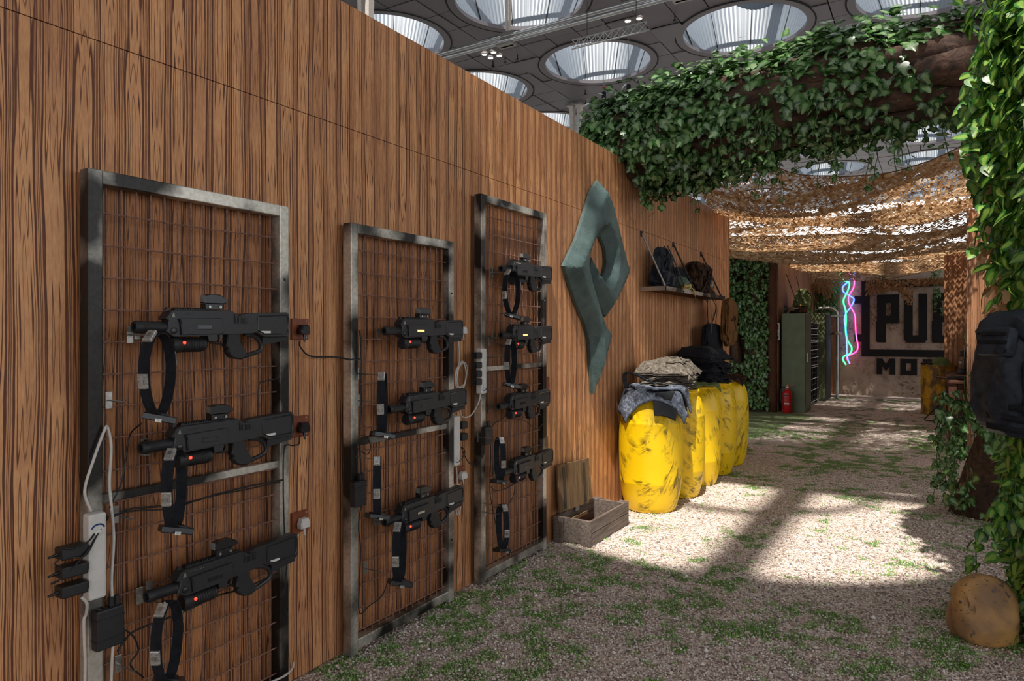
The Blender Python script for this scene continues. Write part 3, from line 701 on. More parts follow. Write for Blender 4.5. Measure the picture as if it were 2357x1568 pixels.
    MB().prism([(0.325, -0.019), (0.37, -0.019), (0.376, -0.034), (0.379, -0.049), (0.408, -0.093), (0.404, -0.108), (0.387, -0.116), (0.353, -0.112), (0.343, -0.106), (0.326, -0.086), (0.329, -.078), (0.321, -0.066), (0.325, -0.048)], -.017, .017, inset=.005).build('grip', M['black_soft'], r)
    MB().tube(spline([(0, .385, -.109), (0, .44, -.097), (0, .474, -.085), (0, .480, -.066), (0, .466, -.042), (0, .440, -.028), (0, .405, -.022)], 5), .0085, 8).build('thumb_loop', bl, r, smooth=True)
    MB().prism([(0.478, -0.064), (0.586, -0.049), (0.594, -.052), (0.594, -0.034), (0.479, -0.034)], -.010, .010).build('under_brace', M['black_soft'], r)
    MB().prism([(0.299, -0.024), (0.314, -0.024), (0.310, -0.040), (0.300, -.053), (0.296, -.051), (.302, -.038)], -.004, .004).build('trigger', M['black_gloss'], r)
    MB().tube([(0, .262, -.045), (0, .268, -.055), (0, .322, -.060)], .0028, 6).build('trigger_guard', M['black_gloss'], r, smooth=True)
    # torch under the barrel
    pr = [(0.0, 0), (.024, 0.0), (.0285, .006), (.0285, .026), (.026, .03)]
    for i in range(9): pr += [(.0262, .034 + i * .0095), (.0225, .0385 + i * .0095)]
    pr += [(.0235, .122), (.019, .128), (0, .128)]
    fl = MB().lathe(pr, 20, ax(.116, -.059), cap=False).build('torch', M['black_soft'], r, smooth=True)
    MB().lathe([(.0055, 0), (.0055, .003), (.003, .006), (0, .0065)], 12, Matrix.Translation((.0255, .152, -.052)) @ Matrix.Rotation(math.pi / 2 - .25, 4, 'Y')).build('indicator_light', M['red_led'], fl, smooth=True)
    return r
gun0 = make_gun(); gi = 0
GX_ = WALL + 0.155
def place_gun(gate, y, z, label, disp=None, led=True, dx=0.0, rz=0.0, tilt=0.0):
    global gi
    g = gun0 if gi == 0 else copy_tree(gun0); gi += 1
    g.location = (GX_ + dx, y, z); g.rotation_euler = (tilt, 0, rz); g['label'] = label; g['group'] = 'black toy guns on the mesh gates'
    for c in g.children:
        if c.name.split('.')[0] == 'display' and disp:
            c.data = c.data.copy(); c.data.materials.clear(); c.data.materials.append(M[disp])
    for f in (0.06, 0.43): hook(gate, y + f, z - 0.012 if f < .2 else z - 0.02, 0.095)
place_gun(G1, 1.223, 1.501, 'black toy gun highest on the nearest mesh gate', rz=0.0)
place_gun(G1, 1.245, 1.110, 'black toy gun in the middle of the nearest mesh gate')
place_gun(G1, 1.264, 0.624, 'black toy gun lowest on the nearest mesh gate')
place_gun(G2, 2.388, 1.492, 'black toy gun with a lit amber display, top of the middle gate', 'amber_led')
place_gun(G2, 2.420, 1.123, 'black toy gun second from the top on the middle gate')
place_gun(G2, 2.391, 0.601, 'black toy gun with a pale display, lowest on the middle gate', 'pale_screen')
place_gun(G3, 3.392, 1.862, 'black toy gun highest on the tall far gate')
place_gun(G3, 3.392, 1.470, 'black toy gun with amber display second on the far gate', 'amber_led')
place_gun(G3, 3.364, 1.052, 'black toy gun third from the top on the tall far gate')
place_gun(G3, 3.407, 0.655, 'black toy gun lowest on the tall far gate')

# ---- headbands: strap loop with clear sensor modules and a battery box
def make_band(a=0.074, b=0.128):
    r = thing('sensor_headband', 'x', 'headband', (0, 0, 0))
    n = 40; m = MB(); hw, th = .0165, .0022
    for i in range(n):
        q = 2 * math.pi * i / n; cx, cz = a * math.cos(q) * (1 + .12 * math.sin(q)), -b + b * math.sin(q); nx_, nz_ = math.cos(q) / a, math.sin(q) / b; L_ = math.hypot(nx_, nz_); nx_ /= L_; nz_ /= L_
        for w_, d in ((-hw, -th), (hw, -th), (hw, th), (-hw, th)): m.v.append((cx + nx_ * d, w_, cz + nz_ * d))
    for i in range(n):
        i2 = (i + 1) % n
        for j in range(4):
            j2 = (j + 1) % 4; m.f.append((i * 4 + j, i * 4 + j2, i2 * 4 + j2, i2 * 4 + j))
    st = m.build('strap', M['cloth_black'], r, smooth=True)
    for s_ in (-1, 1): MB().lathe([(.0035, 0), (.0035, .002), (0, .003)], 8, Matrix.Translation((a * 1.0 - .003, s_ * .006, -b - .03)) @ Matrix.Rotation(-math.pi / 2, 4, 'Y')).build('stud', M['brass'], st)
    for q in (math.radians(118), math.radians(188), math.radians(20)):
        cx, cz = a * math.cos(q) * (1 + .12 * math.sin(q)), -b + b * math.sin(q); nn = Vector((math.cos(q) / a, 0, math.sin(q) / b)).normalized(); R = nn.to_track_quat('Z', 'Y').to_matrix()
        mo = MB().quadbox(Vector((cx, 0, cz)) + nn * .007, (.032, .044, .011) if False else (.030, .046, .011), R).build('sensor_module', M['clear'], r, bevel=.003)
        mo2 = MB().quadbox(Vector((cx, 0, cz)) + nn * .0135, (.011, .014, .004), R).build('sensor_chip', M['silver'], mo)
        mo.data.transform(Matrix.Identity(4))
    R = Euler((0.25, .12, .5)).to_matrix()
    bx = MB().quadbox((0.012, 0, -2 * b - .012), (.062, .098, .022), R).build('battery_box', M['black_gloss'], r, bevel=.003)
    MB().quadbox((0.012, 0, -2 * b + .001), (.05, .06, .008), R).build('box_clip', M['black_soft'], bx, bevel=.002)
    MB().quadbox((-.028, -.018, -2 * b - .014), (.006, .018, .010), R).build('box_port', M['clear'], bx)
    return r
band0 = make_band(); bi = 0
def place_band(gate, y, z, label, ang=0.0, sc=1.0, dx=0.0, hk=True):
    global bi
    o = band0 if bi == 0 else copy_tree(band0); bi += 1
    o.location = (WALL + 0.205 + dx, y, z); o.rotation_euler = (0, 0, math.radians(119 + ang)); o.scale = (sc,) * 3
    o['label'] = label; o['group'] = 'sensor headbands hanging on the gates'
    if hk: hook(gate, y - .01, z - 0.006, 0.135)
place_band(G1, 1.268, 1.482, 'black strap headband hanging under the highest gun of the nearest gate', 0, 1.03)
place_band(G1, 1.325, 1.100, 'black strap headband hanging under the middle gun of the nearest gate', 12, 1.0)
place_band(G1, 1.300, 0.606, 'black strap headband lowest on the nearest gate, cut by the bottom edge', 4, 1.0)
place_band(G2, 2.318, 1.300, 'black strap headband left of the second gun on the middle gate', 8, 1.05)
place_band(G2, 2.285, 0.925, 'black strap headband left of the lowest gun on the middle gate', 12, 1.0)
place_band(G2, 2.435, 0.600, 'black strap headband hanging below the lowest gun of the middle gate', 0, 1.08)
place_band(G3, 3.430, 1.850, 'black strap headband under the highest gun of the far gate', -30, 1.0)
place_band(G3, 3.420, 1.440, 'black strap headband under the second gun of the far gate', -14, 1.0)
place_band(G3, 3.300, 0.880, 'black strap headband left of the lowest gun of the far gate', 20, 0.95)
place_band(G3, 3.330, 0.490, 'black strap headband lowest on the far gate, near the gravel', 22, 1.0)
for y, z in ((1.19, 1.265), (1.21, .89), (1.22, .40)): hook(G1, y, z)
for y, z in ((2.31, 1.17), (2.36, .38)): hook(G2, y, z)
for y, z in ((3.37, 1.34), (3.36, .42)): hook(G3, y, z)

# ---- sockets, plugs, power strips, adapters, hubs, cables
def socket(y, z, label, plug, glabel):
    s = thing('wall_socket', label, 'socket', (WALL, y, z), group='brown painted wall sockets')
    MB().span((0, -.045, -.045), (.014, .045, .045)).build('plate', M['socket'], s, bevel=.003)
    for dz in (-.035, .035): MB().lathe([(.003, 0), (.003, .001), (0, .0015)], 8, Matrix.Translation((.0142, .03, dz)) @ Matrix.Rotation(math.pi / 2, 4, 'Y')).build('screw', M['silver'], s)
    if plug:
        mt = M['black_gloss'] if plug == 'b' else M['white_plastic']
        p = thing('mains_plug', glabel, 'plug', (WALL + .0145, y, z - .005))
        MB().prism([(-.024, -.018), (.024, -.018), (.026, 0), (.016, .024), (-.016, .024), (-.026, 0)], 0, .036, inset=.006).build('plug_body', mt, p)
        MB().tube([(.02, 0, -.016), (.024, 0, -.05)], [.006, .004], 8).build('strain_relief', mt, p, smooth=True)
socket(2.017, 1.499, 'upper brown socket plate between the nearest and the middle gate', 'b', 'black plug in the upper brown socket, its lead crossing to the middle gate')
socket(2.017, 1.081, 'middle brown socket plate right of the nearest gate', 'b', 'black plug in the middle brown socket right of the nearest gate')
socket(2.017, 0.671, 'lower brown socket plate right of the nearest gate', 'w', 'white plug in the lower brown socket right of the nearest gate')
socket(3.178, 1.50, 'upper brown socket plate in the gap between the middle and far gates', 'w', 'white plug in the upper socket between the middle and far gates')
socket(3.178, 0.67, 'lower brown socket plate in the gap between the middle and far gates', 'w', 'white plug in the lower socket between the middle and far gates')
socket(4.205, 1.905, 'highest brown socket plate at the right edge of the far gate', None, '')
socket(4.205, 1.13, 'middle brown socket plate at the right edge of the far gate', None, '')
socket(4.185, 0.71, 'lowest brown socket plate at the right edge of the far gate', None, '')

def power_strip(y, z0, z1, label, flip=False, x=XF + .002):
    h = z1 - z0; s = thing('power_strip', label, 'power strip', (x, y, z0), group='white power strips')
    MB().span((0, -.027, 0), (.042, .027, h)).build('housing', M['white_plastic'], s, bevel=.008)
    zc = .045 if flip else h - .06
    MB().lathe([(.011, 0), (.011, .004), (.008, .006), (0, .006)], 16, Matrix.Translation((.042, 0, zc)) @ Matrix.Rotation(math.pi / 2, 4, 'Y')).build('switch', M['white_plastic'], s, smooth=True)
    pts = [(.0415, .018 * math.cos(a), zc + (.014 if not flip else -.014) + (.012 if not flip else -.012) * math.sin(a)) for a in [math.pi * i / 10 for i in range(11)]]
    MB().tube(pts, .003, 5).build('blue_mark', M['blue_print'], s)
    for i in range(4):
        zz = (h - .11) * (i + .5) / 4 + (.01 if not flip else .1)
        MB().span((.0415, -.016, zz - .014), (.0428, .016, zz + .014)).build('outlet', M['white_plastic'], s, bevel=.001)
    return s
power_strip(1.125, .655, .922, 'white power strip tied to the left post of the nearest gate')
power_strip(3.262, 1.132, 1.394, 'white power strip tied to the left post of the far gate', True)
power_strip(3.055, .748, 1.022, 'white power strip tied to the right post of the middle gate', True, x=WALL + .045)
def adapter(x, y, z, label, size=(.05, .075, .036), rot=(0, 0, 0)):
    a = thing('power_adapter', label, 'adapter', (x, y, z), group='black power adapters'); a.rotation_euler = rot
    MB().quadbox((0, 0, 0), size).build('case', M['adapter'], a, bevel=.005)
    MB().tube([(0.0, -size[1] / 2, 0), (0.0, -size[1] / 2 - .028, -.004)], [.006, .003], 8).build('lead_sleeve', M['cable_b'], a, smooth=True)
    MB().span((-.012, size[1] / 2 - .001, -.01), (.012, size[1] / 2 + .006, .01)).build('plug_face', M['black_gloss'], a)
for k, z in enumerate((.822, .766, .708)):
    adapter(XF + .03, 1.055, z, ['upper', 'middle', 'lower'][k] + ' black adapter of the three left of the nearest power strip')
for k, z in enumerate((1.355, 1.30, 1.25, 1.205)):
    adapter(XF + .03, 3.205, z, ['highest', 'second', 'third', 'lowest'][k] + ' black adapter of the four on the far gate power strip', (.045, .05, .036))
for k, z in enumerate((.965, .90)):
    adapter(WALL + .07, 3.10 + .02, z, ['upper', 'lower'][k] + ' black adapter beside the middle gate power strip', (.045, .05, .04))
def hub(y, z, label, h=.125, wd=.085, x=XF + .002):
    s = thing('charging_hub', label, 'charging hub', (x, y, z), group='black charging hubs tied to the gates')
    MB().span((0, -wd / 2, -h / 2), (.034, wd / 2, h / 2)).build('case', M['black'], s, bevel=.004)
    for zz in (-h * .27, h * .27): MB().span((-.001, -wd / 2 - .001, zz - .002), (.0355, wd / 2 + .001, zz + .002)).build('band', M['black_soft'], s)
    for i in range(4):
        MB().span((.008, -wd * .4 + i * wd * .21, h / 2 - .001), (.026, -wd * .4 + i * wd * .21 + .012, h / 2 + .003)).build('port', M['black_gloss'], s)
    for i in (2, 3): MB().span((.010, -wd * .4 + i * wd * .21, h / 2 + .003), (.024, -wd * .4 + i * wd * .21 + .013, h / 2 + .03)).build('usb_plug', M['black_soft'], s)
hub(1.168, .548, 'black charging hub strapped to the left post of the nearest gate')
hub(2.275, .752, 'black charging hub strapped to the left post of the middle gate', .115, .075)
hub(3.325, .882, 'black charging hub strapped to the left post of the far gate', .105, .075)
def cable(pts, r, mat, label, n=7, group=None, name='cable'):
    tag(MB().tube(spline(pts, n), r, 6).build(name, M[mat], smooth='all'), label, 'cable', group)
W1, W2 = XF + .012, XF + .02
def wx(px, py, off=.095): return on_x(px, py, WALL + off)
cable([wx(210, 1178), wx(195, 1130), wx(215, 1060), wx(240, 992), wx(248, 985), wx(256, 1030), wx(252, 1110), wx(256, 1160), wx(262, 1240), wx(257, 1340), wx(262, 1440), wx(258, 1520), wx(255, 1600)], .0048, 'cable_w', 'white mains cable looping above the nearest power strip')
cable([wx(188, 1375, .13), wx(200, 1390, .125), wx(198, 1415, .1), wx(193, 1428), wx(194, 1480), wx(196, 1530), wx(194, 1600)], .0048, 'cable_w', 'white cable dropping from the plug at the nearest power strip')
cable([wx(690, 785, .04), wx(692, 800, .04), wx(715, 820, .03), wx(770, 822, .03), wx(808, 828, .085), wx(828, 826, .095)], .0036, 'cable_b', 'black lead crossing the wall from the upper socket to the middle gate')
cable([wx(690, 1005, .04), wx(688, 1022, .04), wx(675, 1026, .06), wx(655, 1032, .09), wx(652, 1120), wx(655, 1230), wx(660, 1300), wx(652, 1380)], .003, 'cable_b', 'black lead running down the right post of the nearest gate')
cable([wx(687, 1230, .035), wx(680, 1245, .03), wx(670, 1262, .03), wx(664, 1300, .03)], .0045, 'cable_w', 'white lead hanging from the lower socket behind the nearest gate')
cable([wx(676, 1524, .06), wx(672, 1540, .09), wx(655, 1556, .11), wx(625, 1570, .12)], .0045, 'cable_w', 'white cable emerging at the foot of the nearest gate')
# bundles tied along the gates
cable([wx(260, 1190), wx(300, 1172), wx(380, 1165, .1), wx(430, 1158), wx(500, 1138), wx(570, 1120), wx(650, 1105)], .0034, 'cable_b', 'upper bundle of thin black leads tied across the nearest gate')
cable([wx(258, 1186), wx(310, 1176), wx(400, 1170, .11), wx(470, 1146), wx(560, 1128), wx(645, 1110)], .0026, 'cable_b', 'thin black lead twisted around the upper bundle of the nearest gate')
cable([wx(265, 1450), wx(290, 1452), wx(310, 1470), wx(318, 1500), wx(300, 1530), wx(330, 1560)], .0028, 'cable_b', 'black lead curling beside the charging hub of the nearest gate')
cable([wx(270, 1500), wx(300, 1460), wx(340, 1440), wx(420, 1410), wx(500, 1372), wx(560, 1355), wx(640, 1320)], .0034, 'cable_b', 'lower bundle of black leads tied across the nearest gate')
cable([wx(325, 975, .16), wx(300, 1000), wx(290, 1050), wx(280, 1110), wx(262, 1150), wx(252, 1170)], .0026, 'cable_b', 'black lead from the highest headband box of the nearest gate')
cable([wx(630, 815), wx(640, 850), wx(640, 870), wx(610, 878), wx(596, 888), wx(592, 960), wx(590, 1000)], .0024, 'cable_b', 'thin black lead hanging from the highest gun of the nearest gate')
cable([wx(250, 1188), wx(232, 1205), wx(205, 1245, .14), wx(170, 1263, .14), wx(135, 1262, .14)], .0026, 'cable_b', 'black lead looping to the upper adapter of the nearest strip')
cable([wx(250, 1190), wx(225, 1230, .13), wx(195, 1280, .14), wx(150, 1282, .13), wx(126, 1298, .13), wx(140, 1304, .13)], .0026, 'cable_b', 'black lead looping to the middle adapter of the nearest strip')
cable([wx(240, 1200), wx(200, 1270, .14), wx(150, 1325, .13), wx(118, 1344, .12), wx(135, 1338, .12)], .0026, 'cable_b', 'black lead looping to the lower adapter of the nearest strip')
cable([wx(828, 760), wx(832, 800), wx(829, 860), wx(830, 930), wx(828, 1010), wx(830, 1060), wx(832, 1110)], .004, 'cable_b', 'black bundle running down the left post of the middle gate')
cable([wx(832, 1160), wx(825, 1210), wx(830, 1260), wx(828, 1330), wx(827, 1410), wx(850, 1395), wx(880, 1370), wx(895, 1330)], .003, 'cable_b', 'black lead below the charging hub of the middle gate')
cable([wx(855, 1003), wx(830, 1010), wx(822, 1030), wx(845, 1046), wx(853, 1028), wx(845, 1008), wx(832, 1002)], .0024, 'cable_b', 'thin black lead looped under the middle gate headband')
cable([wx(1106, 905, .11), wx(1102, 925, .11), wx(1085, 955, .07), wx(1065, 960, .06), wx(1055, 940, .07)], .0045, 'cable_w', 'white cable from the far power strip to the middle gate strip')
cable([wx(1053, 778, .04), wx(1056, 800, .04), wx(1057, 835, .04), wx(1048, 860, .05), wx(1050, 890, .05), wx(1068, 885, .05), wx(1076, 850, .05), wx(1068, 835, .05), wx(1055, 850, .05), wx(1052, 885, .055), wx(1066, 893, .055), wx(1073, 860, .055), wx(1064, 832, .05), wx(1050, 862, .05)], .0045, 'cable_w', 'white cable coiled between the middle and far gates')
cable([wx(1050, 1075, .06), wx(1052, 1105, .05), wx(1050, 1125, .05), wx(1047, 1150, .06), wx(1052, 1185, .06), wx(1060, 1165, .06), wx(1058, 1125, .05), wx(1053, 1118, .05), wx(1052, 1160, .065), wx(1057, 1183, .065), wx(1062, 1140, .06)], .0045, 'cable_w', 'white cable bundled below the middle gate power strip')
cable([wx(1062, 1060, .08), wx(1070, 1040, .09), wx(1062, 1030, .09), wx(1075, 1060, .06), wx(1090, 1070, .06), wx(1108, 1055, .09), wx(1116, 1040, .1)], .003, 'cable_b', 'black lead from the middle strip to the far gate hub')
cable([wx(1150, 722, .2), wx(1180, 725, .2), wx(1192, 740, .2), wx(1190, 770, .2), wx(1175, 795, .16), wx(1150, 795, .1), wx(1120, 775), wx(1118, 850), wx(1122, 950)], .0024, 'cable_b', 'black lead from the highest headband of the far gate')
cable([wx(1165, 885, .2), wx(1185, 900, .2), wx(1184, 930, .2), wx(1160, 960, .12), wx(1132, 985), wx(1130, 1050), wx(1128, 1130), wx(1140, 1200), wx(1146, 1220)], .0026, 'cable_b', 'black lead from the second headband of the far gate')
cable([wx(1130, 1120), wx(1140, 1130), wx(1165, 1125), wx(1185, 1115, .12), wx(1180, 1145), wx(1165, 1165), wx(1140, 1168), wx(1130, 1160)], .0024, 'cable_b', 'black lead curling below the third headband of the far gate')
cable([wx(1190, 966), wx(1210, 970), wx(1235, 988), wx(1250, 975)], .0026, 'cable_b', 'black lead sagging under the third gun of the far gate')
# ================================================================ RELIEF, BARRELS, CRATE, SHELF
# ---- teal relief: folded blade emblem standing off the wall
poly = [(5.019, 2.709), (5.092, 2.677), (5.228, 2.56), (5.337, 2.395), (5.417, 2.279), (5.516, 2.136), (5.618, 2.028), (5.516, 1.904), (5.321, 1.729), (5.167, 1.615), (5.019, 1.73), (4.87, 1.87), (4.859, 1.969), (4.906, 2.078), (4.976, 1.99), (5.083, 1.928), (5.158, 1.986), (5.188, 2.068), (5.167, 2.176), (5.069, 2.269), (4.962, 2.235), (4.865, 2.156), (4.789, 2.055), (4.778, 1.997), (4.837, 1.885), (4.976, 1.704), (5.063, 1.599), (5.228, 1.509), (5.182, 1.404), (5.092, 1.272), (5.005, 1.107), (4.934, 0.999), (4.898, 1.208), (4.865, 1.431), (4.783, 1.559), (4.627, 1.714), (4.43, 1.973), (4.64, 2.199), (4.783, 2.424), (4.906, 2.608)]
def emblem():
    den = []
    for i, p in enumerate(poly):
        q = poly[(i + 1) % len(poly)]; n = max(1, int(math.dist(p, q) / 0.035))
        den += [(p[0] + (q[0] - p[0]) * k / n, p[1] + (q[1] - p[1]) * k / n) for k in range(n)]
    A = np.array(den); B_ = np.roll(A, -1, 0)
    def dist(pt):
        d = B_ - A; tt = np.clip(((pt - A) * d).sum(1) / np.maximum((d * d).sum(1), 1e-12), 0, 1)
        return float(np.sqrt((((A + d * tt[:, None]) - pt) ** 2).sum(1)).min())
    def inside(pt):
        x, y_ = pt; c = False; j = len(den) - 1
        for i in range(len(den)):
            xi, yi = den[i]; xj, yj = den[j]
            if ((yi > y_) != (yj > y_)) and (x < (xj - xi) * (y_ - yi) / (yj - yi) + xi): c = not c
            j = i
        return c
    pts = [Vector(p) for p in den]; n0 = len(pts); y_ = 4.43; k = 0
    while y_ < 5.62:
        z = 1.0 + (0.011 if k % 2 else 0)
        while z < 2.71:
            if inside((y_, z)) and dist(np.array((y_, z))) > .011: pts.append(Vector((y_, z)))
            z += .022
        y_ += .019; k += 1
    V, E_, F_, *_ = delaunay_2d_cdt(pts, [], [list(range(n0))], 1, 1e-5)
    # ridge: high where a point is far from the rim; flattened top like folded sheet
    hs = [0.035 + 0.95 * min(dist(np.array((v.x, v.y))), 0.09) for v in V]
    m = MB(); n = len(V)
    m.v = [(0.0 + h, v.x, v.y) for v, h in zip(V, hs)]; m.f = [tuple(f) for f in F_]
    # sides and back
    for v in V: m.v.append((0.008, v.x, v.y))
    m.f += [tuple(n + i for i in f)[::-1] for f in F_]
    cnt = {}
    for f in F_:
        for i in range(len(f)):
            e = (f[i], f[(i + 1) % len(f)]); cnt[tuple(sorted(e))] = cnt.get(tuple(sorted(e)), []) + [e]
    for k_, es in cnt.items():
        if len(es) == 1: a, b = es[0]; m.f.append((a, n + a, n + b, b))
    return m
tag(emblem().build('wall_relief', M['teal'], loc=(WALL, 0, 0), smooth=28), 'teal folded blade emblem mounted on the wooden wall', 'wall relief')

# ---- yellow barrels
def make_barrel():
    r = thing('yellow_barrel', 'x', 'barrel')
    pr = [(0.0, 0.0), (.185, 0.0), (.205, .012), (.218, .045), (.243, .14), (.256, .235), (.2585, .243), (.2585, .255), (.258, .265), (.264, .40), (.266, .52), (.2645, .64), (.2605, .725), (.2615, .733), (.2615, .745), (.258, .752), (.248, .82), (.228, .885), (.205, .925), (.196, .935), (.198, .942), (.212, .946), (.214, .968), (.206, .975), (.190, .975), (.186, .955), (0.0, .95)]
    MB().lathe(pr, 48, cap=False).build('shell', M['yellow'], r, smooth=50)
    MB().lathe([(.1985, .940), (.217, .943), (.219, .960), (.2145, .964)], 48, cap=False).build('rim', M['yellow'], r, smooth=True)
    for a in (0.8, 3.6): MB().quadbox((.216 * math.cos(a), .216 * math.sin(a), .955), (.02, .07, .03), Matrix.Rotation(a, 3, 'Z')).build('rim_lug', M['yellow'], r, bevel=.004)
    return r
bars = [(-2.045, 5.535), (-2.03, 6.14), (-2.03, 6.72), (-2.03, 7.30), (-2.04, 7.90)]
b0 = make_barrel()
for i, (x, y) in enumerate(bars):
    b = b0 if i == 0 else copy_tree(b0); b.location = (x, y, 0.0); b.rotation_euler = (0, 0, i * 1.3 + .3)
    b['label'] = ['scuffed yellow plastic barrel at the near end of the row', 'second yellow barrel from the near end, half hidden', 'middle yellow barrel of the row of five', 'fourth yellow barrel from the near end', 'farthest yellow barrel, at the end of the wooden wall'][i]; b['group'] = 'yellow plastic barrels along the wall'

# ---- cloth on the barrels
def cloth(fn, nu, nv, name, mat, label, cat='vest', thick=.012, group=None, patches=()):
    m = MB().grid(fn, nu, nv); o = m.build(name, mat, smooth='all', solid=thick)
    tag(o, label, cat, group)
    for a0, a1, c0, c1, mt, nm in patches:
        q = MB().grid(lambda u, v: Vector(fn(a0 + (a1 - a0) * u, c0 + (c1 - c0) * v)) + Vector((0.004, -.003, thick / 2 + .003)), 6, 6).build(nm, mt, o, smooth='all', solid=.003)
    return o
def drape_fn(cx, cy, top, R, w, l, rz, seed, amp=.018, drop=1.0, off=(0, 0)):
    ca, sa = math.cos(rz), math.sin(rz)
    def fn(u, v):
        a, b = (u - .5) * w + off[0], (v - .5) * l + off[1]; x, y = a * ca - b * sa, a * sa + b * ca; rr = math.hypot(x, y)
        nz = float(vnoise(a * 9, b * 9, seed)) - .5; n2 = float(vnoise(a * 24, b * 24, seed + 3)) - .5
        if rr <= R: z = top
        else:
            ex = rr - R; k = R + ex * .34 / (1 + ex); x, y = x / rr * k, y / rr * k; z = top - ex * .9 * drop
        s_ = 1 + (max(0, rr - R) > 0) * nz * .14
        return (cx + x * s_, cy + y * s_, z + (nz * amp * 2 + n2 * amp) * (1 if rr <= R else .35) + .01)
    return fn
vel = lambda a0, a1, c0, c1: (a0, a1, c0, c1, M['velcro'], 'velcro_patch')
cloth(drape_fn(-2.02, 5.52, .985, .225, .82, .40, 0.42, 3, off=(0, -.09)), 44, 24, 'tactical_vest', M['camo_blue'], 'blue grey camouflage vest draped over the nearest yellow barrel', thick=.014, patches=[vel(.50, .70, .08, .46)])
cloth(drape_fn(-2.0, 5.58, 1.012, .225, .62, .34, 0.62, 9, off=(.10, -.02)), 44, 22, 'tactical_vest', M['camo_blue'], 'second blue grey vest lying over the draped one on the nearest barrel', thick=.014, patches=[vel(.66, .9, .1, .6)])
cloth(drape_fn(-2.02, 5.52, .978, .215, .26, .20, 0.5, 17, off=(.09, -.30)), 16, 16, 'vest_flap', M['velcro'], 'dark velcro flap hanging below the draped blue grey vest', 'cloth')
def strap_arch(pts, label, mat='cloth_black'):
    m = MB(); P = spline(pts, 6); wv = Vector((.010, .018, 0))
    for p in P: m.v += [tuple(p - wv), tuple(p + wv)]
    for i in range(len(P) - 1): m.f.append((2 * i, 2 * i + 1, 2 * i + 3, 2 * i + 2))
    tag(m.build('vest_strap', M[mat], smooth='all', solid=.006), label, 'strap')
strap_arch([(-2.18, 5.35, 1.02), (-2.20, 5.34, 1.10), (-2.19, 5.36, 1.155), (-2.12, 5.42, 1.13), (-2.06, 5.52, 1.075), (-1.98, 5.62, 1.05)], 'dark shoulder strap standing up from the draped vests')
def stack(n, x, y, z0, w, l, dz, rz, mat, seed, top_label, lab, group, patches=(), mound=.05):
    """folded vests: each a sheet folded once at its front, ragged edges"""
    for i in range(n):
        ox, oy = random.uniform(-.02, .02), random.uniform(-.02, .02); rr = rz + random.uniform(-.14, .14); sc = random.uniform(.9, 1.05); ca, sa = math.cos(rr), math.sin(rr); zz = z0 + dz * (i + .5); last = i == n - 1
        def fn(u, v, i=i, ox=ox, oy=oy, ca=ca, sa=sa, sc=sc, zz=zz, last=last):
            t_ = v * 2; lower = t_ < 1; d = t_ if lower else 2 - t_          # 0 back .. 1 front fold
            lay = -.5 + min(1, max(0, (v - .42) / .16))
            edge = .05 * (float(vnoise(u * 6 + 3, (0 if lower else 9) + i * 3.1, seed)) - .5)
            a, b = (u - .5) * w * sc, (d - .5 + edge * d) * l * sc
            a2, b2 = b, a                                                    # fold faces +x, towards the path
            nz = float(vnoise(a2 * 10, b2 * 10, seed + i)) - .5; n2 = float(vnoise(a2 * 30, b2 * 30, seed + i + 40)) - .5; n3 = float(vnoise(a2 * 70, b2 * 70, seed + i + 80)) - .5
            e = max(abs(u - .5), abs(d - .5)) * 2
            side = .05 * (float(vnoise(d * 7, i * 2.7 + 5 * (u > .5), seed + 7)) - .5) * (1 if u > .5 else -1) * e
            mo = mound * (1 - e ** 2.2) * (i + 1) / n; hang = -.9 * dz * max(0, e - .7) / .3 * (1 + (1.6 if last else 0))
            xx, yy = a2, b2 + side
            return (x + ox + xx * ca - yy * sa, y + oy + xx * sa + yy * ca, zz + mo + hang + lay * dz * .55 + nz * dz * 1.1 + n2 * dz * .7 + n3 * dz * .2)
        k = n - 1 - i
        label = top_label if k == 0 else ORD[k] + ' ' + lab
        o = MB().grid(fn, 30, 40).build('tactical_vest', mat, smooth=True, solid=.004); tag(o, label, 'vest', group)
        for a0, a1, c0, c1, mt, nm in (patches if k == 0 else ()):
            MB().grid(lambda u, v: Vector(fn(a0 + (a1 - a0) * u, c0 + (c1 - c0) * v)) + Vector((0.004, -.002, .007)), 8, 8).build(nm, mt, o, smooth='all', solid=.004)
pp = M['camo_grey']
stack(8, -2.04, 5.96, 1.005, .64, .46, .024, .22, M['camo_grey'], 50, 'topmost grey camouflage vest of the folded pile on the barrels', 'grey camouflage vest from the top of the folded pile', 'folded grey camouflage vests', patches=[(.15, .4, .56, .72, M['camo_grey'], 'pouch'), (.5, .8, .58, .64, M['camo_grey'], 'webbing'), (.5, .8, .68, .74, M['camo_grey'], 'webbing')], mound=.07)
stack(10, -2.06, 7.02, .99, .64, .46, .031, -.1, M['cloth_black'], 90, 'topmost black vest of the tall folded pile on the barrels', 'black vest from the top of the tall folded pile', 'folded black vests', patches=[(.2, .5, .54, .7, M['velcro'], 'velcro_patch')], mound=.05)
cloth(drape_fn(-1.93, 6.60, .985, .17, .36, .34, .7, 23, .02), 22, 22, 'folded_cloth', M['cloth_olive'], 'olive green cloth between the grey and the black vest piles', 'cloth', thick=.01)
cloth(drape_fn(-1.98, 7.90, .985, .19, .40, .44, .2, 31, .02), 22, 22, 'mesh_cloth', M['camo_brown'], 'brown mesh cloth draped over the farthest yellow barrel', 'cloth', thick=.01)

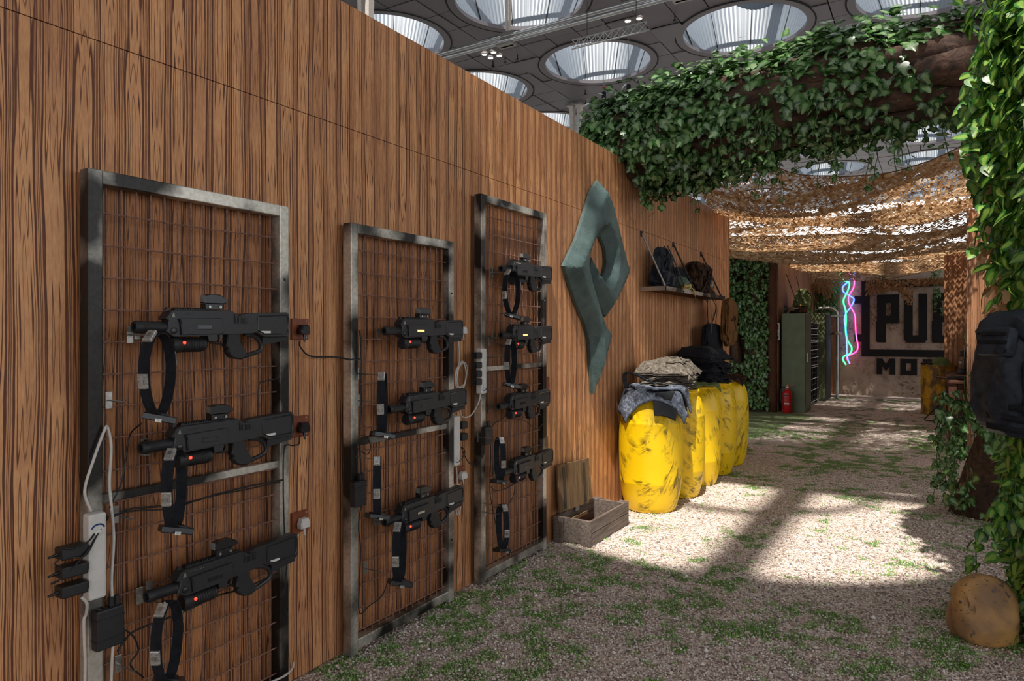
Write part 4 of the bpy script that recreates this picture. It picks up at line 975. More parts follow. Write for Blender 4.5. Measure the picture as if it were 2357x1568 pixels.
# ---- wooden crate and its lid
cr = thing('wooden_crate', 'open weathered plank crate on the gravel before the yellow barrels', 'crate', (-2.30, 4.29, 0))
CW, CL, CH = .29, .66, .185
for x in (0, CW - .018):
    for k in range(2): MB().span((x, .0, .008 + k * .09), (x + .018, CL, .008 + k * .09 + .086)).build('plank', M['crate'], cr, bevel=.003)
for y in (.014, CL - .032): MB().span((.019, y, .008), (CW - .019, y + .018, CH - .006)).build('end_board', M['crate'], cr, bevel=.003)
for y in (-.016, CL):
    for x in (0.0, CW - .075): MB().span((x, y, 0.004), (x + .075, y + .016, CH)).build('cleat', M['crate'], cr, bevel=.003)
MB().span((.02, .034, .012), (CW - .02, CL - .034, .024)).build('bottom_board', M['shelfwood'], cr)
MB().span((.02, .06, .10), (.042, CL - .2, .125)).build('inner_batten', M['lid'], cr)
ld = thing('crate_lid', 'square board lid leaning on the wall behind the crate', 'lid', (WALL + .055, 4.56, .19)); ld.rotation_euler = (math.radians(-3), math.radians(-5), 0)
MB().span((0, -.26, 0), (.016, .26, .335)).build('board', M['lid'], ld, bevel=.003)
for y in (-.19, .14): MB().span((.016, y, .02), (.019, y + .035, .31)).build('old_batten_mark', M['black_soft'], ld)
MB().span((.016, .21, .02), (.022, .26, .2)).build('edge_strip', M['lid'], ld, bevel=.002)
MB().quadbox((.012, 0.02, -.012), (.01, .05, .03)).build('hinge', M['silver'], ld)

# ---- shelf on rods with gear
SH = thing('wall_shelf', 'narrow wooden shelf with steel edge held by slanting rods', 'shelf', (WALL, 6.03, 1.885)); SL = 2.06; SD = .25
MB().span((0, 0.01, 0), (SD - .006, SL - .01, .022)).build('board', M['shelfwood'], SH)
MB().span((SD - .006, 0, -.008), (SD, SL, .03)).build('front_edge', M['steel'], SH); MB().span((0, 0, -.008), (SD, .008, .03)).build('end_edge', M['silver'], SH); MB().span((0, SL - .008, -.008), (SD, SL, .03)).build('end_edge', M['steel'], SH)
for y in (0.02, .93, 1.93):
    rd = MB().tube([(0.012, y, .525), (SD - .01, y, .025)], .009, 8).build('rod', M['silver'] if y < .1 else M['black_soft'], SH, smooth=True)
    MB().span((0, y - .015, .50), (.014, y + .015, .55)).build('bracket', M['black_soft'], rd)
def rumple(name, label, cat, c, size, mat, seed, amp=.25, sub=3, loc_bottom=True, taper=0.0, rz=0, group=None, ex=.55):
    """soft crumpled bag volume; c = centre of its base"""
    bm = bmesh.new(); bmesh.ops.create_icosphere(bm, subdivisions=sub, radius=1.0)
    sx, sy, sz = size
    for v in bm.verts:
        p = v.co; sq = lambda t: math.copysign(abs(t) ** ex, t)
        q = Vector((sq(p.x), sq(p.y), sq(p.z)))
        n = float(vnoise(q.x * 3 + q.z * 2, q.y * 3 - q.z * 2.3, seed)) - .5; n2 = float(vnoise(q.x * 8 + q.z * 6, q.y * 8 - q.z * 7, seed + 5)) - .5
        k = 1 + amp * n + amp * .5 * n2; tp = 1 - taper * (q.z * .5 + .5)
        v.co = Vector((q.x * sx / 2 * k * tp, q.y * sy / 2 * k * tp, q.z * sz / 2 * (1 + amp * .3 * n)))
    zmin = min(v.co.z for v in bm.verts)
    for v in bm.verts: v.co.z -= zmin
    me = bpy.data.meshes.new(name); bm.to_mesh(me); bm.free(); me.shade_smooth(); me.set_sharp_from_angle(angle=math.radians(50))
    root = thing(name, label, cat, c, rz, group); link('bag_body', me, mat, root); return root
def belt(root, pts, wd, mat, name='strap', th=.005):
    m = MB(); P = spline(pts, 6); n = len(P)
    for i, p in enumerate(P):
        d = (P[min(i + 1, n - 1)] - P[max(i - 1, 0)]).normalized(); s_ = d.cross(Vector((1, 0.2, 0.1)));
        if s_.length < .05: s_ = d.cross(Vector((0, 1, 0)))
        s_ = s_.normalized() * wd / 2; m.v += [tuple(p - s_), tuple(p + s_)]
    for i in range(n - 1): m.f.append((2 * i, 2 * i + 1, 2 * i + 3, 2 * i + 2))
    return m.build(name, mat, root, smooth='all', solid=th)
ZS = 1.908
b = rumple('black_rucksack', 'crumpled black rucksack with loose straps at the near end of the shelf', 'rucksack', (WALL + .13, 6.27, ZS), (.17, .40, .38), M['pack'], 3, .5, 4, taper=.45)
belt(b, [(.06, -.02, .40), (.10, .06, .26), (.12, .18, .12), (.12, .30, .03)], .035, M['pack']); belt(b, [(.03, -.03, .40), (.09, .0, .28), (.10, .10, .13), (.11, .22, .02)], .03, M['cloth_black'])
belt(b, [(.06, -.10, .30), (.10, -.17, .22), (.09, -.2, .16)], .025, M['pack']); belt(b, [(.09, .24, .01), (.125, .26, -.02), (.13, .265, -.10)], .015, M['cloth_black']); belt(b, [(.08, -.15, .10), (.11, -.19, .05), (.1, -.2, .01)], .02, M['pack'])
for i, (a, c_) in enumerate([(-.12, .08), (.04, .05), (-.05, .2)]): MB().quadbox((.085, a, c_ + .02), (.05, .10, .09), Euler((.3 * i, .2, .1)).to_matrix()).build('pouch', M['pack'], b, bevel=.012)
def dome(name, label, c, rx, ry, h, mat, net=True):
    r = thing(name, label, 'helmet', c)
    MB().lathe([(1.06, 0), (1.02, .06), (.99, .2), (.93, .45), (.8, .68), (.6, .86), (.35, .96), (0, 1.0)], 32, Matrix.Diagonal((rx, ry, h, 1)), cap=False).build('shell', mat, r, smooth='all', solid=.004)
    MB().lathe([(1.12, -.02), (1.06, .05), (1.02, .07)], 32, Matrix.Diagonal((rx, ry, h, 1)), cap=False).build('brim', mat, r, smooth='all', solid=.006)
    if net:
        for i in range(10):
            a = math.pi * i / 10; MB().tube([(rx * 1.01 * math.cos(a) * math.cos(q), ry * 1.01 * math.sin(a) * math.cos(q), max(0.0, h * 1.01 * math.sin(q))) for q in [math.pi * j / 16 for j in range(17)]], .0018, 4).build('net_cord', M['cloth_olive'], r)
        for hh in (.2, .4, .6, .8): rr = math.sqrt(1 - hh * hh) * 1.01; MB().tube([(rx * rr * math.cos(q), ry * rr * math.sin(q), h * hh) for q in [2 * math.pi * j / 24 for j in range(24)]], .0018, 4, closed=True).build('net_cord', M['cloth_olive'], r)
    return r
dome('net_helmet', 'green helmet under a cord net on the shelf, beside the black rucksack', (WALL + .135, 6.80, ZS), .105, .125, .15, M['helmet'])
rp = thing('rope_bundle', 'yellow rope bundle hanging over the shelf edge before the green helmet', 'rope', (WALL + .225, 6.70, ZS + .03))
for k in range(4): MB().tube([(.02 * math.sin(q * 2 + k) , .11 * math.cos(q) , .012 * k - .01 + .012 * math.sin(q * 3 + k)) for q in [2 * math.pi * j / 20 for j in range(20)]], .006, 6, closed=True).build('coil', M['rope'], rp, smooth=True)
MB().tube(spline([(.03, .1, 0), (.045, .13, -.03), (.045, .15, -.07)], 5), .006, 6).build('loose_end', M['rope'], rp, smooth=True); MB().tube(spline([(.045, .15, -.06), (.045, .17, -.11), (.045, .18, -.15)], 5), .005, 6).build('cord_end', M['cloth_olive'], rp, smooth=True)
rumple('black_bag', 'small black bag behind the helmet on the shelf', 'bag', (WALL + .07, 6.98, ZS), (.11, .30, .26), M['cloth_black'], 12, .25)
b = rumple('camouflage_rucksack', 'brown camouflage rucksack in the middle of the shelf', 'rucksack', (WALL + .14, 7.36, ZS), (.20, .50, .34), M['camo_brown'], 21, .45, 4)
belt(b, [(.08, -.05, .33), (.13, .0, .22), (.12, -.1, .08), (.10, -.18, .01)], .04, M['camo_brown']); belt(b, [(.09, .17, .27), (.13, .1, .2), (.13, -.02, .1), (.11, -.08, .01)], .04, M['cloth_black'])
for a, c_ in ((-.12, .22), (.10, .24), (.02, .10)): MB().quadbox((.095, a, c_), (.05, .13, .08), Euler((.2, .3, 0)).to_matrix()).build('pouch', M['camo_brown'], b, bevel=.012)
def lantern(name, label, c, s=1.0, rot=(0, 0, 0)):
    r = thing(name, label, 'lantern', c); r.rotation_euler = rot; r.scale = (s,) * 3
    MB().lathe([(0, 0), (.07, 0), (.075, .015), (.072, .05), (.045, .062), (0, .062)], 20, cap=False).build('fuel_tank', M['black_soft'], r, smooth=True)
    MB().lathe([(.04, .065), (.055, .10), (.058, .14), (.048, .18), (.035, .205)], 20, cap=False).build('glass_chimney', M['glass'], r, smooth='all')
    MB().lathe([(.04, .205), (.05, .215), (.035, .24), (.04, .26), (.02, .28), (0, .285)], 20, cap=False).build('cap', M['black_soft'], r, smooth=True)
    for sx in (-1, 1): MB().tube(spline([(0, sx * .065, .03), (0, sx * .078, .12), (0, sx * .06, .22), (0, sx * .03, .245)], 5), .006, 6).build('side_tube', M['black_soft'], r, smooth=True)
    MB().tube(spline([(0, -.07, .15), (.0, -.075, .27), (0, 0, .33), (0, .075, .27), (0, .07, .15)], 6), .003, 5).build('bail', M['silver'], r, smooth=True)
    return r
lantern('oil_lantern', 'dark oil lantern near the far end of the shelf', (WALL + .17, 7.74, ZS), .85)
b = rumple('brown_pouch', 'brown cloth pouch lying at the front edge of the shelf', 'pouch', (WALL + .20, 7.55, ZS), (.10, .26, .06), M['camo_brown'], 33, .4)
# hanging from the shelf
b = rumple('brown_carrier', 'tan harness with pouches hanging from the far end of the shelf', 'harness', (WALL + .31, 8.03, 1.33), (.11, .36, .54), M['cloth_tan'], 41, .4, 4, taper=-.1)
belt(b, [(.0, -.08, .53), (.07, -.03, .40), (.075, .08, .2), (.06, .12, .05), (.05, .14, -.16)], .03, M['cloth_tan']); belt(b, [(.06, -.11, .30), (.07, 0, .33), (.06, .11, .31)], .025, M['camo_brown'])
for c_ in (.12, .40): MB().quadbox((.06, 0.0, c_), (.04, .14, .12)).build('pouch', M['cloth_tan'], b, bevel=.015)
belt(b, [(-.02, -.05, .50), (-.1, -.04, .565), (-.16, -.04, .58)], .03, M['cloth_tan'])
b = rumple('black_holdall', 'black bag hanging low behind the folded black vests', 'bag', (WALL + .16, 7.88, 1.17), (.14, .60, .42), M['cloth_black'], 47, .2, 4)
belt(b, [(0, -.05, .40), (.03, -.03, .5), (.04, 0, .62), (.0, 0, .71)], .03, M['cloth_black']); belt(b, [(0, .10, .40), (.03, .09, .55), (.02, .06, .71)], .025, M['cloth_olive'])
b = thing('webbing_straps', 'olive and black webbing straps dangling under the shelf', 'strap', (WALL + .26, 7.45, 1.88))
belt(b, [(0, 0, 0), (.005, .01, -.2), (.0, .02, -.40)], .03, M['cloth_olive']); belt(b, [(0, .13, 0), (.01, .1, -.15), (0, .06, -.30)], .03, M['cloth_tan']); belt(b, [(0, -.10, -.02), (.0, -.13, -.12), (.0, -.1, -.26), (0, -.03, -.32)], .02, M['cloth_black']); belt(b, [(0, -.16, -.38), (0, -.18, -.46), (0, -.2, -.52)], .012, M['cloth_black'])
belt(b, [(0, -.2, -.02), (.0, -.12, -.1), (0, -.1, -.4)], .016, M['cloth_black'])
# ================================================================ FAR ROOM
def sign():
    r = thing('wall_sign', 'black block letter sign with heavy frame on the back wall', 'sign', (0, 18.4, 0)); mt = M['sign_black']; D = .03
    def box(nm, x0, x1, z0, z1, parent=r): return MB().span((x0, -D, z0), (x1, -.001, z1)).build(nm, mt, parent)
    def blk(nm, shapes):   # letter as union of rectangles
        m = MB()
        for k, (x0, x1, z0, z1) in enumerate(shapes): m.span((x0, -D - .0004 * k, z0), (x1, -.001, z1))
        return m.build(nm, mt, r)
    L, R_, T, B = -1.49, 1.62, 2.74, .935; w_ = .175
    m = MB(); m.span((L, -D, B), (L + w_, -.001, T)); m.span((R_ - w_, -D, B), (R_, -.001, T)); m.span((L + w_, -D, T - w_), (R_ - w_, -.001, T)); m.span((L + w_, -D, B), (R_ - w_, -.001, B + w_ - .01))
    for z in (2.205, 1.28): m.span((L - .15, -D, z), (L, -.001, z + .18)); m.span((R_, -D, z), (R_ + .15, -.001, z + .18))
    m.build('frame', mt, r)
    z0, z1 = 1.27, 2.40; s_ = .165
    def P(x): blk('letter_p', [(x, x + s_ + .02, z0, z1), (x - .02, x + .01, z0 + .02, z0 + .5), (x + s_, x + .46, z1 - .2, z1), (x + s_, x + .46, 1.72, 1.90), (x + .29, x + .46, 1.72, z1)])
    def U(x): blk('letter_u', [(x, x + s_ + .01, z0 + .05, z1), (x + .29, x + .46, z0 + .05, z1), (x + .03, x + .43, z0, z0 + .17)])
    def Bq(x): blk('letter_b', [(x, x + s_ + .02, z0, z1), (x - .02, x + .01, z0 + .02, z0 + .5), (x + s_, x + .42, z1 - .17, z1), (x + s_, x + .42, 1.74, 1.92), (x + s_, x + .42, z0, z0 + .17), (x + .30, x + .46, z0 + .04, 1.78), (x + .30, x + .46, 1.88, z1 - .04)])
    def Gq(x): blk('letter_g', [(x, x + s_, z0 + .05, z1 - .05), (x + .03, x + .46, z1 - .17, z1), (x + .03, x + .46, z0, z0 + .17), (x + .30, x + .46, z0, 1.86), (x + .22, x + .46, 1.70, 1.86)])
    P(-1.159); U(-.602); Bq(-.03); Gq(.54)
    a0, a1 = .51, .89; q = .12
    def sm(nm, sh, x): blk(nm, [(x + p0, x + p1, a0 + (a1 - a0) * h0, a0 + (a1 - a0) * h1) for p0, p1, h0, h1 in sh])
    m = MB(); x = -1.168
    m.prism([(x, a0), (x + q, a0), (x + q, a0 + .2), (x + .195, a0 + .08), (x + .27, a0 + .2), (x + .27, a0), (x + .39, a0), (x + .39, a1), (x + .27, a1), (x + .195, a0 + .25), (x + q, a1), (x, a1)], 0, D, Matrix.Rotation(-math.pi / 2, 4, 'Z') @ Matrix.Diagonal((1, 1, 1, 1)) if False else Matrix(((0, 1, 0, 0), (-1, 0, 0, -.001), (0, 0, 1, 0), (0, 0, 0, 1)))); m.build('letter_m', mt, r)
    sm('letter_o', [(0, q, 0, 1), (.22, .34, 0, 1), (0, .34, 0, .27), (0, .34, .73, 1)], -.68)
    sm('letter_b_small', [(0, q, 0, 1), (.23, .34, .05, .95), (0, .33, 0, .25), (0, .33, .75, 1), (0, .32, .4, .6)], -.23)
    sm('letter_i', [(0, q, 0, 1)], .22); sm('letter_l', [(0, q, 0, 1), (0, .32, 0, .27)], .45); sm('letter_e', [(0, q, 0, 1), (0, .33, 0, .25), (0, .33, .75, 1), (0, .3, .4, .6)], .88)
sign()
# neon tubes hanging before the back wall
YN = 18.22
def neon(pts, rgb, label, st):
    P = spline([on_y(x, y, YN + dz) for x, y, dz in pts], 8)
    o = MB().tube(P, .019, 8).build('neon_tube', emis('neon_' + label.split()[0], rgb, st), smooth='all')
    tag(o, label, 'neon tube', 'twisted neon tubes by the sign')
    MB().tube([p + Vector((0, -.0150, 0)) for p in P], .0062, 6).build('light_strip', emis('strip_' + label.split()[0], tuple(.25 + .75 * c_ for c_ in rgb), 3.0), o, smooth='all')
    MB().tube([P[2], P[2] + Vector((0, .19, 0))], .006, 6).build('wall_clip', M['silver'], o)
c7 = lambda x, y, d=0.0: (1750 + x / 4.126, 600 + y / 4.126, d)
neon([c7(760, 100), c7(758, 150), c7(800, 190, -.03), c7(845, 215), c7(830, 290, .03), c7(790, 380), c7(810, 470, -.03), c7(815, 560), c7(812, 680), c7(830, 760, .03), c7(868, 830), c7(850, 885), c7(800, 905, -.02), c7(785, 940), c7(815, 990)], (.01, .8, .22), 'green neon tube twisted with two others left of the sign', 3.0)
neon([c7(898, 95), c7(885, 150, .03), c7(840, 200, .03), c7(788, 245), c7(790, 295, -.03), c7(850, 335, -.03), c7(890, 370), c7(860, 440, .03), c7(815, 500, .03), c7(800, 560), c7(815, 680, .03), c7(822, 780), c7(825, 900, .03), c7(835, 950), c7(848, 975)], (.04, .12, 1.0), 'blue neon tube twisted with two others left of the sign', 4.0)
neon([c7(845, 100), c7(865, 150, -.03), c7(892, 190), c7(885, 260), c7(845, 330, .03), c7(840, 390), c7(865, 450, -.03), c7(898, 520), c7(905, 640), c7(915, 740), c7(928, 810), c7(915, 860), c7(870, 890, .03), c7(830, 905, .06), c7(825, 930, .03), c7(850, 978)], (1.0, .02, .25), 'pink neon tube twisted with two others left of the sign', 3.0)
# green lockers and rack
lk = thing('green_locker', 'tall olive green locker beside the fire extinguisher', 'locker', (-2.46, 13.66, 0))
MB().span((0, 0, 0), (.42, .62, 1.86)).build('body', M['locker'], lk, bevel=.008); MB().span((.42, .02, .03), (.435, .60, 1.83)).build('door', M['locker'], lk, bevel=.004)
MB().span((.435, .06, .95), (.45, .09, 1.12)).build('handle', M['silver'], lk)
rk = thing('mesh_rack', 'narrow black wire rack between the two green lockers', 'rack', (-2.46, 14.5, 0))
for z0, z1 in ((.08, .78), (.82, 1.30), (1.34, 1.70)):
    MB().span((0, 0, z0), (.30, 1.5, z0 + .03)).build('tray', M['black_soft'], rk)
    for k in range(7): MB().tube([(.33, .02, z0 + (z1 - z0) * k / 6), (.33, 1.5, z0 + (z1 - z0) * k / 6)], .008, 5).build('wire', M['mesh_white'] if k % 2 == 0 else M['black_soft'], rk)
    for k in range(8): MB().tube([(.33, .02 + 1.48 * k / 7, z0), (.33, .02 + 1.48 * k / 7, z1)], .008, 5).build('wire', M['black_soft'], rk)
MB().span((0, 0, 0), (.30, .02, 1.72)).build('side', M['black_soft'], rk); MB().span((0, 1.5, 0), (.30, 1.52, 1.72)).build('side', M['black_soft'], rk); MB().span((0, 0, 0), (.02, 1.5, 1.72)).build('back', M['black_soft'], rk)
lk2 = thing('narrow_locker', 'second olive locker deeper in the room, beside the grey pipe', 'locker', (-2.5, 16.25, 0))
MB().span((0, 0, 0), (.48, .8, 1.93)).build('body', M['locker'], lk2, bevel=.008); MB().span((.48, .02, .03), (.495, .78, 1.9)).build('door', M['black_soft'], lk2)
pp_ = thing('grey_pipe', 'grey bent pipe standing beside the second locker', 'pipe', (-1.88, 17.1, 0))
MB().tube(spline([(0, 0, .02), (0, 0, 1.0), (0, 0, 1.85), (-.04, 0, 2.0), (-.16, 0, 2.06), (-.4, 0, 2.06)], 6), .035, 12).build('tube', M['pipe'], pp_, smooth=True)
MB().span((-.16, -.05, 1.86), (.14, .05, 1.90)).build('bracket', M['pipe'], pp_); MB().lathe([(.05, 0), (.11, -.03), (.12, -.06), (.10, -.07)], 16, Matrix.Translation((0, -.06, 1.52)), cap=False).build('hanging_ring', M['silver'], pp_)
# fire extinguisher
fx = thing('fire_extinguisher', 'red fire extinguisher standing in front of the green locker', 'extinguisher', (-2.33, 13.52, 0.008))
MB().lathe([(0, 0), (.08, 0), (.085, .012), (.085, .36), (.07, .40), (.03, .425), (.025, .45), (0, .45)], 24, cap=False).build('cylinder', M['ext_red'], fx, smooth=True)
MB().lathe([(.0855, .20), (.0858, .20), (.0858, .30), (.0855, .30)], 24, cap=False).build('label_band', M['ext_red'], fx); MB().span((-.04, -.0885, .315), (.04, -.084, .335)).build('black_print', M['black_soft'], fx); MB().span((-.045, -.0885, .16), (.045, -.084, .185)).build('white_print', M['sticker'], fx)
MB().span((-.03, -.02, .45), (.03, .02, .475)).build('valve', M['silver'], fx, bevel=.004); MB().quadbox((.05, 0, .50), (.12, .02, .012), Euler((0, -.35, 0)).to_matrix()).build('lever', M['ext_red'], fx); MB().lathe([(.0, .475), (.018, .475), (.012, .52), (0, .525)], 10).build('pin_cap', M['rope'], fx)
MB().tube(spline([(-.03, 0, .465), (-.09, 0, .46), (-.115, .0, .38), (-.11, 0, .18)], 6), .01, 8).build('hose', M['cable_b'], fx, smooth=True)
nt = thing('notice_strip', 'tall narrow white notice with red mark on the locker side post', 'notice', (-2.50, 13.60, 1.52))
MB().span((-.05, -.012, -.16), (.02, -.004, .16)).build('board', M['sticker'], nt); MB().span((-.035, -.0125, .04), (.005, -.0125 + .002, .14)).build('red_mark', M['ext_red'], nt); MB().span((-.03, -.0125, -.14), (.0, -.0105, -.09)).build('small_print', M['adapter'], nt)
# gear on the locker
lantern('lying_lantern', 'lantern lying on its side on top of the green locker', (-2.42, 13.72, 1.945), .9, (math.pi / 2 * 0, math.pi / 2, .15))
dome('steel_helmet', 'dark round helmet on top of the green locker', (-2.25, 14.05, 1.875), .13, .15, .15, M['cloth_black'], False)
rd = thing('field_radio', 'field radio with two antennas on top of the green locker', 'radio', (-2.15, 13.85, 1.872))
MB().span((-.11, -.08, 0), (.11, .08, .13)).build('case', M['camo_brown'], rd, bevel=.01)
for x0, x1, h in ((-.05, -.26, .62), (.05, -.08, .56)): MB().tube([(x0, 0, .13), (x1, .02, .13 + h)], .007, 6).build('antenna', M['black_soft'], rd, smooth=True)
MB().lathe([(.02, .13), (.02, .16), (0, .165)], 10).build('dial', M['brass'], rd)
b = rumple('olive_rucksack', 'olive rucksack with a drooping flap behind the radio on the lockers', 'rucksack', (-2.22, 14.55, 1.73), (.36, .5, .62), M['cloth_olive'], 61, .35, 4, taper=.25)
belt(b, [(.16, -.05, .55), (.24, -.02, .40), (.22, 0, .15), (.2, 0, -.05)], .06, M['cloth_olive']); belt(b, [(.1, -.2, .58), (.2, -.26, .45), (.18, -.24, .2)], .05, M['camo_brown'])
# oil drum, desk and small gear at the right
od = thing('oil_drum', 'rusty yellow steel oil drum at the far right before the sign', 'drum', (0.07, 14.86, 0))
pr = [(0, 0), (.285, 0), (.292, .01), (.286, .02)]
for zc in (.30, .60): pr += [(.286, zc - .035), (.294, zc - .015), (.298, zc), (.294, zc + .015), (.286, zc + .035)]
for k in range(5): pr += [(.286, .70 + k * .035), (.290, .715 + k * .035)]
pr += [(.286, .88), (.293, .885), (.295, .90), (.286, .905), (.28, .89), (0, .885)]
MB().lathe(pr, 36, cap=False).build('shell', M['oildrum'], od, smooth=30); MB().lathe([(.03, .885), (.03, .90), (0, .902)], 12, Matrix.Translation((.15, -.1, 0))).build('bung', M['black_soft'], od)
dome('flat_helmet', 'dark olive helmet resting on the rusty oil drum', (.10, 14.82, .905), .15, .17, .14, M['cloth_olive'], False)
gl = thing('goggles', 'small dark goggles lying on the rusty oil drum', 'goggles', (-.12, 14.72, .905)); MB().lathe([(.035, 0), (.04, .03), (.03, .04), (0, .04)], 12, Matrix.Translation((-.05, 0, 0))).build('lens_cup', M['black_gloss'], gl); MB().lathe([(.035, 0), (.04, .03), (.03, .04), (0, .04)], 12, Matrix.Translation((.05, 0, 0))).build('lens_cup', M['black_gloss'], gl); MB().tube([(-.09, 0, .02), (-.1, .08, .01), (0, .12, .01), (.1, .08, .01), (.09, 0, .02)], .008, 6).build('strap', M['cloth_black'], gl)
dk = thing('brown_desk', 'brown plank counter along the right side of the corridor', 'desk', (.15, 10.15, 0))
for k in range(3): MB().span((-.01 + k * .29, -.02, .855), (.275 + k * .29, 2.68, .885)).build('top_plank', M['darkwood'], dk, bevel=.004)
for y in (0, 2.57): MB().span((0, y, 0.0), (.09, y + .09, .855)).build('leg', M['darkwood'], dk, bevel=.004); MB().span((.74, y, 0), (.83, y + .09, .855)).build('leg', M['darkwood'], dk, bevel=.004)
MB().span((.01, .09, .72), (.035, 2.57, .85)).build('apron', M['darkwood'], dk); MB().span((.02, .10, .10), (.8, 2.57, .13)).build('lower_shelf', M['darkwood'], dk); MB().span((.1, .02, .10), (.73, .05, .85)).build('end_panel', M['darkwood'], dk)
lantern('desk_lantern', 'dark oil lantern standing on the brown counter', (.37, 12.0, .886), 1.25)
for k, (x, y) in enumerate([(.27, 10.85), (.24, 10.55)]):
    g = thing('dark_tool', ['black field tool lying on the counter nearer the lantern', 'small dark tool lying at the near end of the counter'][k], 'tool', (x, y, .886), .4 + k); MB().span((-.05, -.10, 0), (.05, .10, .03)).build('head', M['black_soft'], g, bevel=.01); MB().tube([(0, .1, .015), (.02, .22, .015)], .014, 8).build('handle', M['darkwood'], g, smooth=True)
bx = thing('black_box', 'small black power box on the ground between drum and counter', 'box', (.06, 13.6, .01)); MB().span((-.05, -.07, 0), (.06, .07, .26)).build('case', M['adapter'], bx, bevel=.01); MB().tube(spline([(-.05, -.05, .2), (-.12, -.1, .12), (-.2, -.2, .02), (-.05, -.2, .01)], 5), .009, 6).build('lead', M['cable_b'], bx)

# ================================================================ CAMOUFLAGE NET ROOF
def net_surface(u, v):
    """u across 0..1 (wall to right), v along 0..1"""
    lx = -2.40 - 1.25 * np.clip((v - .17) / .12, 0, 1) ** 2; X = lx + (.43 + .5 * np.clip((v - .2) / .1, 0, 1) - lx) * u; Y = 7.15 + 10.6 * v
    sag = -0.34 * (1 - (2 * u - 1) ** 2) * (0.55 + 0.45 * np.sin(v * 6.28 * 3.1 + 0.6) ** 2)
    fold = 0.10 * np.sin(v * 6.28 * 4.6 + 1.2 * np.sin(u * 5)) + 0.035 * np.sin(v * 6.28 * 13 + u * 6)
    front = 0.33 * np.exp(-v / 0.035) * np.exp(-((u - 0.22) / 0.13) ** 2) + 0.22 * np.exp(-v / 0.05) * u ** 3
    return X, Y, 3.14 + sag + fold + front - 0.03 * v + 0.03 * (vnoise(u * 20, v * 60, 4) - .5)
def camo_net():
    rows, cols = 215, 62; Vs = []; Fs = []; T = []; k = 0
    for i in range(rows):
        v0 = (i + .5) / rows; u = np.linspace(0, 1, cols * 2 + 1)
        zz = np.where(np.arange(len(u)) % 2 == 0, -1, 1) * (0.013 + 0.006 * RNG.random(len(u)))
        wdt = 0.015 + 0.012 * RNG.random(len(u)); dv = 1 / 10.6; gl = 0.0
        vc = v0 + zz * dv * 1.0
        x, y, z = net_surface(u, np.clip(vc, 0, 1)); curl = RNG.uniform(-.02, .02, len(u))
        A = np.stack([x, y - wdt, z - curl], -1); B = np.stack([x, y + wdt, z + curl], -1)
        n = len(u); Vs.append(np.concatenate([A, B])); idx = np.arange(n - 1)
        keep = RNG.random(n - 1) > 0.03
        Fs.append(np.stack([idx, idx + 1, idx + 1 + n, idx + n], -1)[keep] + k); T.append(np.tile(np.repeat(RNG.random((n + 1) // 2), 2)[:n], 2)); k += 2 * n
    # loose cut leaves of cloth on the strips
    m = 11000; u = RNG.random(m); v = RNG.random(m); x, y, z = net_surface(u, v); a = RNG.uniform(0, 6.28, m); L = RNG.uniform(.025, .055, m); w_ = RNG.uniform(.008, .02, m)
    d = np.stack([np.cos(a), np.sin(a) * .6, RNG.uniform(-.9, .15, m)], -1); sd_ = np.stack([-np.sin(a), np.cos(a), RNG.uniform(-.4, .4, m)], -1); C = np.stack([x, y, z], -1)
    Vs.append(np.stack([C - sd_ * w_[:, None], C + sd_ * w_[:, None], C + d * L[:, None] + sd_ * w_[:, None] * .7, C + d * L[:, None] - sd_ * w_[:, None] * .5], 1).reshape(-1, 3)); Fs.append(np.arange(m * 4).reshape(-1, 4) + k); T.append(np.repeat(RNG.random(m), 4)); k += 4 * m
    # frayed hems hanging at the far end
    m = 1500; x = np.where(RNG.random(m) < .2, RNG.uniform(-2.5, -2.05, m), RNG.uniform(-1.35, .4, m)); clump = vnoise(x * 3, x * 0, 8) ** 2; zz = 2.72 - RNG.random(m) * (0.12 + 0.75 * clump * (x < -0.4)); yy = 17.75 + RNG.uniform(-.1, .3, m); a = RNG.uniform(0, 6.28, m); L = RNG.uniform(.05, .10, m)
    C = np.stack([x, yy, zz], -1); d = np.stack([np.cos(a) * .5, np.sin(a) * .3, -np.ones(m) * .7], -1); sd_ = np.stack([np.sin(a), np.cos(a), np.zeros(m)], -1) * .018
    Vs.append(np.stack([C - sd_, C + sd_, C + d * L[:, None] + sd_ * .6, C + d * L[:, None] - sd_ * .6], 1).reshape(-1, 3)); Fs.append(np.arange(m * 4).reshape(-1, 4) + k); T.append(np.repeat(RNG.random(m) * .6, 4)); k += 4 * m
    me = np_mesh('net', np.concatenate(Vs), np.concatenate(Fs), {'tone': np.concatenate(T)}); root = thing('camouflage_net', 'brown camouflage net sagging over the corridor like a roof', 'net', (0, 0, 0))
    o = link('net_strips', me, M['net'], root); o['kind'] = 'stuff'
    # carrying ropes under the folds
    for v in (0.0, .11, .22, .33, .44, .55, .66, .77, .88, 1.0):
        u = np.linspace(0, 1, 25); x, y, z = net_surface(u, np.full(25, min(v + .0, 1.0))); MB().tube([tuple(p) for p in np.stack([x, y, z + .005], -1)], .006, 5).build('rope', M['net'], root, smooth='all')
camo_net()

